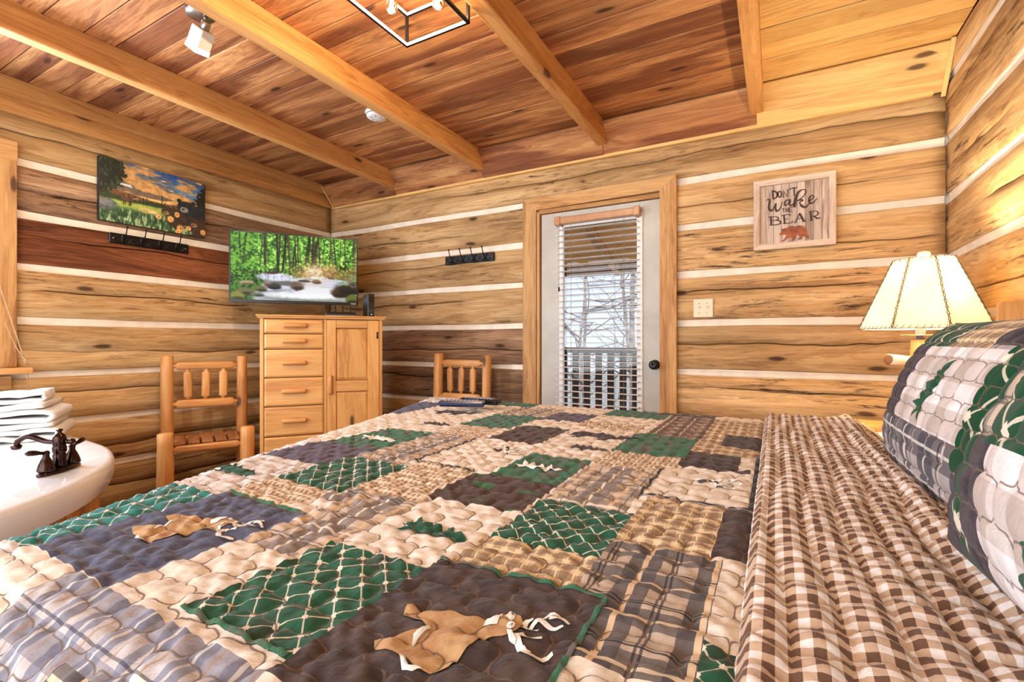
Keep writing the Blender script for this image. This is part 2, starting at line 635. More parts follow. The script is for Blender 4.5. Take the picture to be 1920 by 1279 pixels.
# ---- right wall
wr = B().box(XR + 0.03, XR + 0.16, YN, YB + 0.1, 0, ZC + 0.4).make('wall_right', CHINK)
tag(wr, 'honey coloured log wall behind the headboard', kind='structure')
for i, (z0, z1) in enumerate(LZ + [(2.145, 2.395), (2.44, 2.56)]):
    log(YB - YN, z1 - z0, LOG, wr, (XR + random.uniform(-.004, .004), (YB + YN) / 2, (z0 + z1) / 2), RM90, [.1, -.2, .1, .2, -.3, .1, -.1, .35, None][i], [0, 0, 0, .05, .06, .06, .04, -.06, -.12][i], seed=200 + i)
for (z0, z1) in CZ + [(2.395, 2.44)]:
    chink(YB - YN, z0, z1, wr, (XR, (YB + YN) / 2), RM90)

# ---- back wall, with the door
DX0, DX1, DZ = -1.60, -0.60, 2.12
wb = B().box(XL - 0.1, DX0, YB + 0.03, YB + 0.14, 0, ZC).box(DX1, XR + 0.1, YB + 0.03, YB + 0.14, 0, ZC).box(DX0, DX1, YB + 0.03, YB + 0.14, DZ, ZC).make('wall_back', CHINK)
tag(wb, 'hewn log wall with cream mortar joints around the glazed door', kind='structure')
bt = [(-.1, .1), (-.1, -.15), (-.1, .3), (-.14, -.25), (-.08, .25), (-.1, .3), (-.1, -.1)]  # lowered tones paint in the dimmer light left of the door
for i, (z0, z1) in enumerate(LZ):
    c, tn = bt[i][1], bt[i][0]
    log(DX0 - 0.01 - XL, z1 - z0, LOGW if i in (3, 2, 0) else LOG, wb, ((DX0 - 0.01 + XL) / 2, YB + random.uniform(-.003, .003), (z0 + z1) / 2), (0, 0, 0), c, tn - 0.06, seed=300 + i)
    log(XR - DX1 - 0.01, z1 - z0, LOG, wb, ((XR + DX1 + 0.01) / 2, YB + random.uniform(-.003, .003), (z0 + z1) / 2), (0, 0, 0), -c if i % 2 else c, 0.03, seed=330 + i)
for (z0, z1) in CZ:
    chink(DX0 - XL, z0, z1, wb, ((DX0 + XL) / 2, YB), (0, 0, 0))
    chink(XR - DX1, z0, z1, wb, ((XR + DX1) / 2, YB), (0, 0, 0))
log(XR - XL, 2.385 - 2.145, LOG, wb, ((XR + XL) / 2, YB, 2.265), (0, 0, 0), 0.15, -0.02, seed=401)
log(XR - XL, ZC - 2.385, LOG, wb, ((XR + XL) / 2, YB + 0.01, (ZC + 2.385) / 2), (0, 0, 0), None, -0.1, seed=402)

# ---- ceiling: boards in five bays between four beams
ce = B().box(XL - 0.1, XR + 0.1, YN, YB + 0.1, ZC + 0.025, ZC + 0.06).make('ceiling', DARKGAP)
tag(ce, 'ceiling of reddish cedar boards between exposed beams', kind='structure')
BX = [-2.90, -2.00, -1.025, -0.095]
edges = [XL] + BX + [XR]
for k in range(5):
    x0, x1 = edges[k], edges[k + 1]
    y = 3.2 - (0, .05, .02, .015, .015)[k]
    first = True
    while y > YN:
        w = random.uniform(0.118, 0.152)
        th = 0.022
        dz = random.uniform(-0.002, 0.002)
        if y > 2.85 and w > 0.14: w = 0.14
        m = CEILY if k == 4 else CEIL  # boards beside the lamp carry its light in their colour
        plank('board', x1 - x0 - 0.002, w - 0.0055, th, m, ce, ((x0 + x1) / 2, y - w / 2, ZC + th / 2 + dz), (0, 0, 0), 0.002, tone=random.uniform(-.10, .10) + (-0.16 if (k == 0) else 0.0) + (0.12 if y < 1.9 and k < 4 else 0))  # nearer boards lightened: lantern light painted into their tone
        y -= w
for x in BX:
    bm_ = plank('beam', YB - YN - 0.06, 0.072, 0.135, BEAM, ce, (x, (YB + YN) / 2 - 0.03, ZC - 0.065), R90, 0.005, tone=random.uniform(-.03, .05))
# sloping frieze boards that close the angle between the ceiling and the back wall
fa = math.atan2(0.19, 0.16)
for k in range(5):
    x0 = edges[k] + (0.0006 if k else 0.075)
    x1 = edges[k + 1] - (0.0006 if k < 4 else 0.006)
    m = CEILY if k == 4 else CEIL  # same painted lamplight on the last frieze board
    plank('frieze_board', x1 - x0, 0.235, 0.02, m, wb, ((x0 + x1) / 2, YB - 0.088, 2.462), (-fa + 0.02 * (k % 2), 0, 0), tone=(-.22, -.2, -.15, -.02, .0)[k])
plank('frieze_strip', XR - XL - .1, 0.03, 0.024, CEILY, wb, ((XL + XR) / 2, YB - 0.014, 2.372), (0, 0, 0), tone=-0.05)
plank('end_strip', 0.27, 0.02, 0.012, CEILY, wb, (XR - 0.012, YB - 0.10, 2.448), (0, fa, PI / 2))
plank('end_strip', 0.23, 0.014, 0.012, CEILY, wb, (XL + 0.082, YB - 0.10, 2.448), (0, fa, PI / 2))

# ---- door
dr = empty('door_1', (0, 0, 0), 0, 'grey painted door with tall glass pane and white blind', kind='structure')
sx0, sx1, sz = -1.508, -0.640, 2.028
gx0, gx1, gz0, gz1 = -1.345, -0.785, 0.28, 1.935
B().box(sx0, gx0, YB - 0.012, YB + 0.03, 0.01, sz, .002).box(gx1, sx1, YB - 0.012, YB + 0.03, 0.01, sz, .002).box(gx0, gx1, YB - 0.012, YB + 0.03, gz1, sz, .002).box(gx0, gx1, YB - 0.012, YB + 0.03, 0.01, gz0, .002).make('door_slab', DOORP, dr)
f = 0.02
B().box(gx0 - f, gx0 + f, YB - 0.022, YB - 0.006, gz0 - f, gz1 + f, .004).box(gx1 - f, gx1 + f, YB - 0.022, YB - 0.006, gz0 - f, gz1 + f, .004).box(gx0, gx1, YB - 0.022, YB - 0.006, gz1 - f, gz1 + f, .004).box(gx0, gx1, YB - 0.022, YB - 0.006, gz0 - f, gz0 + f, .004).make('glazing_frame', WHITEP, dr)
B().box(gx0, gx1, YB + 0.006, YB + 0.010, gz0, gz1).make('pane', GLASS, dr)
o = B().lathe([(0.030, 0), (0.032, 0.004), (0.026, 0.010), (0.012, 0.014), (0.012, 0.030), (0.026, 0.040), (0.030, 0.052), (0.026, 0.062), (0.010, 0.066), (0.008, 0.063), (0.002, 0.063)], 24, T(rx=PI / 2)).make('door_knob', BLACK, dr, (-0.687, YB - 0.012, 0.945))
# casing and jambs
t1 = empty('trim_1', (0, 0, 0), 0, 'knotty rustic pine casing around the grey door', kind='structure')


def miter(name, pts, y0, y1, m, tone=0.0, loc=None):
    cx = sum(p[0] for p in pts) / 4
    cz = sum(p[1] for p in pts) / 4
    o = B().prism([(p[0] - cx, p[1] - cz) for p in pts], y0, y1, T(rx=PI / 2)).make(name, m, t1, (cx, YB, cz))
    if tone: o['tone'] = tone
    return o


miter('side_casing', [(-1.655, 0), (-1.545, 0), (-1.545, 2.065), (-1.655, 2.155)], 0, 0.028, TRIMZ, -0.06)
miter('side_casing', [(-0.655, 0), (-0.550, 0), (-0.550, 2.165), (-0.655, 2.075)], 0, 0.028, TRIMZ, -0.02)
miter('head_casing', [(-1.655, 2.155), (-1.545, 2.065), (-0.655, 2.075), (-0.550, 2.165)], 0, 0.028, TRIM, 0.03)
B().box(-0.012, 0.012, -0.02, 0.02, -1.02, 1.02, .003).make('jamb', TRIMZ, t1, (-1.528, YB - 0.008, 1.03))
B().box(-0.009, 0.009, -0.02, 0.02, -1.02, 1.02, .003).make('jamb', TRIMZ, t1, (-0.6475, YB - 0.003, 1.03))
plank('head_jamb', 0.87, 0.04, 0.030, TRIM, t1, (-1.085, YB - 0.006, 2.048), tone=-0.12)

# ---- the blind on the door
bl = empty('window_blind', (-1.078, YB - 0.03, 1.98), 0, 'white slatted blind with tan headrail hung on the glazed door', 'blind')
bx0, bx1 = -0.300, 0.300
SLATM = plain('blind_slat', (244, 240, 232), 0.45, var=0.01)
TANP = plain('tan_headrail', (186, 138, 98), 0.35, var=0.08)
B().box(bx0, bx1, -0.035, 0.012, -0.05, 0.0, 0.006).make('headrail', TANP, bl)
for s in (bx0 - 0.004, bx1 - 0.042):
    B().box(s, s + 0.046, -0.042, 0.014, -0.056, 0.006, 0.005).make('end_bracket', TANP, bl)
sl = B()
vs, fs = [], []
nseg = 5
for i in range(nseg + 1):
    yy = (i / nseg - 0.5) * 0.044
    zz = 0.004 * math.cos((i / nseg - 0.5) * PI)
    for xx in (bx0 + 0.006, bx1 - 0.006):
        vs.append((xx, yy, zz))
        vs.append((xx, yy, zz - 0.0016))
for i in range(nseg):
    a = i * 4
    fs += [(a, a + 4, a + 6, a + 2), (a + 1, a + 3, a + 7, a + 5), (a, a + 1, a + 5, a + 4), (a + 2, a + 6, a + 7, a + 3)]
fs += [(0, 2, 3, 1), (nseg * 4, nseg * 4 + 1, nseg * 4 + 3, nseg * 4 + 2)]
slm = mesh('slat', vs, fs, False)
slm.materials.append(SLATM)
for i in range(38):
    o = link('slat', slm, None, bl, (0, -0.014, -0.088 - i * 0.0425), (0, 0, 0))
for xx in (-0.235, -0.175, 0.14, 0.20):
    B().tube([(xx, -0.040, -0.05), (xx, -0.041, -1.70)], 0.0013, 5).make('ladder_cord', plain('cord', (150, 140, 125), 0.8) if xx == -0.235 else bpy.data.materials['cord'], bl)
o = B().tube([(-0.262, -0.046, -0.05), (-0.262, -0.047, -0.50)], 0.0012, 5).make('pull_cord', bpy.data.materials['cord'], bl)
B().lathe([(0.002, 0), (0.006, 0.004), (0.006, 0.03), (0.002, 0.034)], 10).make('cord_tassel', BLACK, o, (-0.262, -0.047, -0.53))
B().box(bx0 + .006, bx1 - .006, -0.035, 0.01, -1.72, -1.70, .003).make('bottom_rail', SLATM, bl)

# ---- the covered porch outside the door
ROOFW = wood('porch_roof_board', (250, 196, 120), (236, 170, 96), (180, 112, 56), rough=0.7, knots=0.1)
dk = empty('porch_deck', (0, 0, 0), 0, kind='structure')
tag(dk, 'dark boards of the porch floor outside the door')
for i in range(20):
    x = -3.6 + i * 0.145
    plank('board', 2.1, 0.14, 0.03, DECK, dk, (x, YB + 0.14 + 1.06, 0.0), R90)
pr = empty('porch_roof', (0, 0, 0), 0, 'sloping wooden underside of the porch roof beyond the door', kind='structure')
sl_ = math.atan2(0.50, 1.75)
for i in range(13):
    yy = 3.42 + i * 0.145
    zz = 2.46 - (yy - 3.35) * 0.285
    plank('board', 4.2, 0.143, 0.02, ROOFW, pr, (-1.9, yy, zz), (-sl_, 0, 0), tone=random.uniform(-.15, .2))
for x in (-2.7, -1.52, -0.6):
    plank('rafter', 1.9, 0.05, 0.10, TRIM, pr, (x, 4.28, 2.13), (0, sl_, PI / 2), tone=0.1)
plank('header', 4.2, 0.11, 0.05, DECK, pr, (-1.9, 5.15, 1.905), (PI / 2, 0, 0), tone=-0.3)
pg = empty('porch_railing', (-1.8, 5.0, 0), 0, 'dark wooden balustrade of the porch seen through the door', 'railing')
for (nm, z, h) in (('top_rail', 1.0, 0.06), ('bottom_rail', 0.14, 0.05)):
    B().box(-1.7, 1.7, -0.045, 0.045, z - h / 2, z + h / 2, 0.005).make(nm, RAILW, pg)
for x_ in (-1.68, 1.68):
    B().box(x_ - .045, x_ + .045, -.045, .045, 0.016, 1.05, .005).make('newel_post', RAILW, pg)
bme = B().box(-0.034, 0.034, -0.018, 0.018, 0.15, 0.98, 0.004).make('baluster', RAILW, pg, (-1.62, 0, 0))
for i in range(1, 25):
    o = bme.copy()
    COL.objects.link(o)
    o.parent = pg
    o.location = (-1.62 + i * 0.134, 0, 0)

# ---- bare trees and ground outside
gr = B().box(-40, 30, 5.4, 60, -3.2, -3.0).make('ground', plain('leaf_litter', (222, 208, 196), 0.95, var=0.25, scale=3), None)
tag(gr, kind='structure')
BARK = plain('pale_bark', (178, 160, 148), 0.9, var=0.35, scale=6, bmp=0.6)
TWIG = plain('winter_twigs', (128, 106, 98), 0.9, var=0.3)


def tree(x, y, h, r, lean, seed, label):
    rs = random.Random(seed)
    t = empty('bare_tree', (x, y, -3.0), 0, label, 'tree', 'bare winter trees beyond the porch')
    pts = []
    px, py = 0, 0
    for i in range(9):
        k = i / 8
        pts.append((px, py, k * h))
        px += lean * h / 8 + rs.uniform(-.12, .12)
        py += rs.uniform(-.1, .1)
    rad = [r * (1 - 0.75 * i / 8) for i in range(9)]
    B().tube(catmull(pts, 3), list(np.interp(np.arange(25) / 24 * 8, range(9), rad)), 9).make('trunk', BARK, t)
    tw = B()
    for n in range(26):
        k = rs.uniform(0.30, 0.98)
        i = min(7, int(k * 8))
        f = k * 8 - i
        p = [pts[i][j] * (1 - f) + pts[i + 1][j] * f for j in range(3)]
        a = rs.uniform(0, 2 * PI)
        ln = rs.uniform(0.8, 2.4)
        q = [tuple(p)]
        d = Vector((math.cos(a), math.sin(a) * 0.6, rs.uniform(-0.1, 0.9))).normalized()
        for s in range(5):
            d = (d + Vector((rs.uniform(-.35, .35), rs.uniform(-.35, .35), rs.uniform(-.3, .3)))).normalized()
            q.append(tuple(Vector(q[-1]) + d * ln / 5))
        tw.tube(q, [0.020, .016, .012, .009, .006, .003], 5)
        for s in (2, 3, 4):
            for e in range(2):
                d2 = (d + Vector((rs.uniform(-1, 1), rs.uniform(-1, 1), rs.uniform(-.8, .8)))).normalized()
                tw.tube([q[s], tuple(Vector(q[s]) + d2 * 0.3), tuple(Vector(q[s]) + d2 * 0.55 + Vector((rs.uniform(-.15, .15), 0, rs.uniform(-.2, .1))))], [0.006, .005, .003], 4)
    o = tw.make('branches', TWIG, t)


TL = [(-3.1, 8.2, 8, .045, .02, 'slim bare tree near the left edge of the door glass'),
      (-2.3, 9.5, 9, .085, -.03, 'thickest pale bare trunk right of centre in the door glass'),
      (-4.4, 11.5, 9, .06, .03, 'thin bare tree farther off behind the slim left tree'),
      (-0.9, 7.4, 9, .09, .04, 'bare tree at the right edge of the door glass'),
      (-4.0, 15, 10, .09, 0, 'distant bare tree in the middle of the door glass')]
for i, a in enumerate(TL): tree(*a[:5], 40 + i, a[5])

# ================================================================== THINGS ON THE WALLS


def rail(name, loc, rz, label, L, seed):
    t = empty(name, loc, rz, label, 'coat rack', 'black coat racks on the log walls')
    B().box(-L / 2, L / 2, -0.014, 0, -0.034, 0.034, 0.004).make('backboard', BLACK, t)
    for x in (-L / 2 + 0.022, L / 2 - 0.022):
        B().lathe([(0.006, 0), (0.006, 0.002), (0.003, 0.004)], 10, T(rx=PI / 2)).make('screw', NICKEL, t, (x, -0.014, 0.0))
    first = None
    for k in range(4):
        x = -L / 2 + L * (0.16 + 0.225 * k)
        if first is None:
            b = B()
            b.box(-0.010, 0.010, -0.018, -0.012, -0.030, 0.026, 0.003)
            up = catmull([(0, -0.016, 0.0), (0, -0.030, 0.010), (0, -0.050, 0.030), (0, -0.060, 0.058), (0, -0.066, 0.070)], 4)
            b.tube(up, 0.0038, 8)
            b.lathe([(0.001, -.007), (0.007, -.003), (0.007, .003), (0.001, .007)], 10, T(0, -0.067, 0.074))
            for s in (-1, 1):
                lo = catmull([(0, -0.016, -0.004), (s * 0.010, -0.028, -0.022), (s * 0.020, -0.042, -0.024), (s * 0.026, -0.050, -0.008)], 4)
                b.tube(lo, 0.0034, 8)
                b.lathe([(0.001, -.006), (0.006, -.003), (0.006, .003), (0.001, .006)], 10, T(s * 0.027, -0.051, -0.004))
            first = b.make('hook', BLACK, t, (x, 0, 0))
        else:
            o = first.copy()
            COL.objects.link(o)
            o.parent = t
            o.location = (x, 0, 0)
    return t


rail('coat_rack', (XL + 0.002, 1.678, 1.769), PI / 2, 'black four hook coat rack below the meadow picture on the left wall', 0.476, 1)
rail('coat_rack', (-2.149, YB - 0.004, 1.76), 0, 'black four hook coat rack between the television and the door', 0.470, 2)

# light switch
t = empty('light_switch', (-0.393, YB - 0.004, 1.306), 0, 'ivory double toggle switch plate right of the door', 'light switch')
B().box(-0.058, 0.058, -0.006, 0, -0.058, 0.058, 0.003).make('plate', IVORY, t)
for x in (-0.023, 0.023):
    B().box(x - 0.004, x + 0.004, -0.016, -0.004, 0.0, 0.012, 0.001).make('toggle', IVORY, t)
    for z in (-0.030, 0.030):
        B().lathe([(0.003, 0), (0.003, 0.001)], 8, T(rx=PI / 2)).make('screw', NICKEL, t, (x, -0.006, z))


# ---- painting canvas on the left wall (print painted as colours on a fine grid)
def vnoise(w, h, fx, fy, oct=4, seed=0, pers=0.55):
    rs = np.random.RandomState(seed)
    out = np.zeros((h, w))
    amp = 1.0
    tot = 0
    for o in range(oct):
        gx, gy = int(fx * 2 ** o) + 2, int(fy * 2 ** o) + 2
        g = rs.rand(gy + 1, gx + 1)
        xx = np.linspace(0, gx - 1e-6, w)
        yy = np.linspace(0, gy - 1e-6, h)
        xi, yi = xx.astype(int), yy.astype(int)
        xf, yf = xx - xi, yy - yi
        xf = xf * xf * (3 - 2 * xf)
        yf = yf * yf * (3 - 2 * yf)
        a = g[np.ix_(yi, xi)] * (1 - xf) + g[np.ix_(yi, xi + 1)] * xf
        c = g[np.ix_(yi + 1, xi)] * (1 - xf) + g[np.ix_(yi + 1, xi + 1)] * xf
        out += amp * (a * (1 - yf[:, None]) + c * yf[:, None])
        tot += amp
        amp *= pers
    return out / tot


def sm(x, a, b):
    t = np.clip((x - a) / (b - a), 0, 1)
    return t * t * (3 - 2 * t)


class Paint:
    """v runs downwards, u to the right, both 0..1"""
    def __init__(s, w, h):
        s.w, s.h = w, h
        s.u, s.v = np.meshgrid(np.linspace(0, 1, w), np.linspace(0, 1, h))
        s.c = np.zeros((h, w, 3))
        s.asp = w / h
        s.n = vnoise(w, h, 26, 18, 3, w)
        s.na = 0.9

    def put(s, mask, col):
        col = np.array(col, float)
        if col.ndim == 1: col = col[None, None, :]
        s.c = s.c * (1 - mask[..., None]) + col * mask[..., None]

    def ell(s, cu, cv, ru, rv, col, soft=0.15, rot=0.0, amt=1.0):
        x = (s.u - cu) * s.asp
        y = (s.v - cv)
        ca, sa = math.cos(rot), math.sin(rot)
        d = np.sqrt(((x * ca + y * sa) / (ru * s.asp)) ** 2 + ((-x * sa + y * ca) / rv) ** 2)
        d = d + (s.n - 0.5) * s.na
        s.put((1 - sm(d, 1 - soft, 1 + soft)) * amt, col)

    def line(s, u0, v0, u1, v1, wd, col, amt=1.0):
        x, y = s.u * s.asp, s.v
        ax, ay, bx_, by_ = u0 * s.asp, v0, u1 * s.asp, v1
        dx, dy = bx_ - ax, by_ - ay
        t = np.clip(((x - ax) * dx + (y - ay) * dy) / (dx * dx + dy * dy + 1e-9), 0, 1)
        d = np.hypot(x - ax - t * dx, y - ay - t * dy)
        s.put((1 - sm(d, wd * .5, wd)) * amt, col)

    def mesh(s, name, wd, ht):
        co = np.stack([(s.u - 0.5) * wd, np.zeros_like(s.u), (0.5 - s.v) * ht], -1).reshape(-1, 3)
        i, j = np.meshgrid(np.arange(s.h - 1), np.arange(s.w - 1), indexing='ij')
        a = i * s.w + j
        q = np.stack([a + s.w, a + s.w + 1, a + 1, a], -1).reshape(-1, 4)
        c = np.clip(s.c, 0, 255) / 255
        c = np.where(c <= 0.04045, c / 12.92, ((c + 0.055) / 1.055) ** 2.4)
        c = np.concatenate([c, np.ones((s.h, s.w, 1))], -1).reshape(-1, 4)
        return npmesh(name, co, q, False, None, c)


def lerp3(a, b, t): return np.array(a, float) * (1 - t[..., None]) + np.array(b, float) * t[..., None]


P = Paint(260, 168)
P.na = 0.55
u, v = P.u, P.v
n1 = vnoise(260, 168, 3, 9, 5, 3)
n2 = vnoise(260, 168, 30, 20, 3, 4)
n3 = vnoise(260, 168, 60, 12, 2, 5)
sky = lerp3((240, 196, 120), (196, 150, 92), sm(v, .60, .30))
sky = sky + (lerp3((70, 124, 176), (30, 76, 146), sm(v, .3, 0)) - sky) * (sm(n1 + u * .35 - v * .62, .46, .66))[..., None]
P.c = sky
P.put(sm(n1, .52, .62) * (v < .5), (110, 96, 80))
P.put(sm(n1, .64, .70) * (v < .4), (214, 222, 226))
P.put(sm(v + .03 * np.sin(u * 9), .50, .53), (112, 74, 46))
P.put(sm(v + .03 * np.sin(u * 14 + 1) + n1 * .05, .58, .61), (44, 62, 34))
P.put(sm(v + n1 * .05, .64, .68), (150, 168, 74))
P.put(sm(v + n2 * .10, .76, .84), (60, 96, 58))
gr_ = sm(n3, .55, .7) * sm(v, .70, .8)
P.put(gr_ * .8, (188, 204, 160))
P.put(sm(1 - n3, .58, .7) * sm(v, .72, .85) * .7, (20, 50, 32))
P.ell(.42, .72, .10, .04, (196, 178, 116))
P.ell(.06, .73, .08, .10, (84, 92, 92))
P.ell(.05, .71, .06, .06, (118, 124, 122))
for k in range(16):
    uu = .17 + .62 * k / 15 + .01 * math.sin(k * 5)
    hh = .05 + .06 * abs(math.sin(k * 2.3)) + (.10 if k in (9, 13) else 0)
    P.line(uu, .62, uu, .62 - hh, .010, (30, 44, 26))
tr = sm(n2 + (1 - sm(np.hypot((u + .02) * 1.4, (v - .2)), .20, .50)) * 1.0, 1.02, 1.12)
P.put(tr, (26, 34, 24))
P.put(tr * sm(n3, .6, .7) * .5, (90, 110, 80))
tr2 = sm(n2 + sm(u - .35 * np.abs(v - .35), .78, .98), 1.0, 1.12)
P.put(tr2, (24, 30, 24))
# grazing elk
P.ell(.23, .60, .045, .035, (96, 64, 44))
P.ell(.27, .585, .018, .02, (84, 56, 40))
for a in (.20, .215, .25, .262): P.line(a, .62, a, .69, .010, (60, 42, 30))
P.line(.285, .57, .33, .55, .008, (200, 190, 170))


def bearp(cx, cy, s, body, muz):
    P.ell(cx + .10 * s, cy + .13 * s, .14 * s, .20 * s, body)
    P.ell(cx, cy, .075 * s, .095 * s, body)
    for e in (-.06, .055): P.ell(cx + e * s, cy - .085 * s, .022 * s, .03 * s, body)
    P.ell(cx - .02 * s, cy + .03 * s, .035 * s, .04 * s, muz)
    P.ell(cx - .03 * s, cy + .025 * s, .010 * s, .012 * s, (20, 16, 14))
    P.ell(cx - .035 * s, cy - .02 * s, .006 * s, .008 * s, (20, 16, 14))


bearp(.80, .53, 1.25, (34, 38, 44), (128, 128, 122))
bearp(.61, .66, .85, (58, 46, 38), (150, 122, 92))
bearp(.90, .78, 1.0, (66, 50, 38), (140, 110, 84))
for (fu, fv, s) in ((.52, .80, 1), (.635, .80, 1.25), (.70, .70, 1), (.735, .93, 1.5), (.71, 1.0, 1.1), (.82, .90, .9), (.975, .93, 1.1)):
    for k in range(10):
        a = k * PI / 5
        P.line(fu, fv - .02, fu + .024 * s * math.cos(a), fv - .02 + .04 * s * math.sin(a), .012, (232, 176, 104))
    P.ell(fu, fv - .02, .008 * s, .013 * s, (150, 84, 40))
P.c = P.c * (0.80 + 0.5 * n2)[..., None]
cm, cb = newmat('printed_canvas', 0.5)
an = cm.node_tree.nodes.new('ShaderNodeAttribute')
an.attribute_name = 'paint'
cm.node_tree.links.new(an.outputs['Color'], cb.inputs['Base Color'])
t = empty('canvas_picture', (XL + 0.034, 1.70, 2.072), PI / 2, 'wide canvas of bears and flowers in a sunset meadow', 'picture')
B().box(-0.32, 0.32, 0.0005, 0.032, -0.203, 0.203, 0.002).make('stretcher_frame', plain('dark_canvas_edge', (34, 34, 30), 0.7), t)
me = P.mesh('print', 0.638, 0.404)
link('print', me, cm, t, (0, -0.0006, 0))

# ---- wooden sign
SIGNW = wood('whitewashed_board', (232, 214, 196), (206, 186, 168), (150, 122, 102), axis='Z', knots=0.0, weather=0.8, wcol=(120, 92, 74), rough=0.8)
SIGNF = wood('whitewashed_frame', (236, 218, 198), (214, 192, 170), (160, 130, 104), axis='X', knots=0.0, weather=0.5, wcol=(140, 108, 84), rough=0.8)
SIGNFZ = wood('whitewashed_frame_upright', (236, 218, 198), (214, 192, 170), (160, 130, 104), axis='Z', knots=0.0, weather=0.5, wcol=(140, 108, 84), rough=0.8)
LETT = plain('dark_brown_lettering', (66, 36, 20), 0.5, var=0.15)
RUST = plain('rusty_metal', (150, 76, 36), 0.55, 0.0, var=0.25, scale=24)
sc = (0.092, YB - 0.008, 1.838)
sg = empty('wall_sign', sc, 0, 'square whitewashed wooden sign with a rust brown bear and sleepy warning', 'sign')
hw = 0.203
for i in range(9):
    a = -hw + 0.025 + i * (2 * hw - 0.05) / 9
    wdt = (2 * hw - 0.05) / 9
    o = B().box(-wdt / 2 + .0006, wdt / 2 - .0006, -0.010, 0, -hw + .02, hw - .02, 0.0015).make('plank', SIGNW, sg, (a + wdt / 2, -random.uniform(0, .002), 0))
    o['tone'] = random.uniform(-.12, .08)


def fr(pts, m, d0=-0.002, d1=0.030):
    return B().prism(pts, d0, d1, T(rx=PI / 2)).make('frame_side', m, sg)


q = hw - 0.032
fr([(-hw, -hw), (-q, -q), (-q, q), (-hw, hw)], SIGNFZ)
fr([(hw, -hw), (hw, hw), (q, q), (q, -q)], SIGNFZ)
fr([(-hw, hw), (-q, q), (q, q), (hw, hw)], SIGNF)
fr([(-hw, -hw), (hw, -hw), (q, -q), (-q, -q)], SIGNF)


def ribbon(strokes, th, M, curved=True):
    b = B()
    for st in strokes:
        p = catmull(st, 5) if (curved and len(st) > 2) else [np.array(x_, float) for x_ in st]
        L_, R_ = [], []
        for i in range(len(p)):
            d = p[min(i + 1, len(p) - 1)][:2] - p[max(i - 1, 0)][:2]
            d = d / (np.hypot(*d) + 1e-9)
            nrm = np.array((-d[1], d[0]))
            wd = p[i][2] / 2
            L_.append(p[i][:2] + nrm * wd)
            R_.append(p[i][:2] - nrm * wd)
        n = len(p)
        vs = [(a[0], a[1], th) for a in L_] + [(a[0], a[1], th) for a in R_] + [(a[0], a[1], 0) for a in L_] + [(a[0], a[1], 0) for a in R_]
        fs = []
        for i in range(n - 1):
            fs += [(i, i + 1, n + i + 1, n + i), (2 * n + i, 3 * n + i, 3 * n + i + 1, 2 * n + i + 1), (i, 2 * n + i, 2 * n + i + 1, i + 1), (n + i, n + i + 1, 3 * n + i + 1, 3 * n + i)]
        fs += [(0, n, 3 * n, 2 * n), (n - 1, 3 * n - 1 - n + n - 0 - n, 4 * n - 1, 2 * n - 1)] if False else [(0, n, 3 * n, 2 * n), (n - 1, 3 * n - 1, 4 * n - 1, 2 * n - 1)]
        b.add(vs, fs, M)
    return b


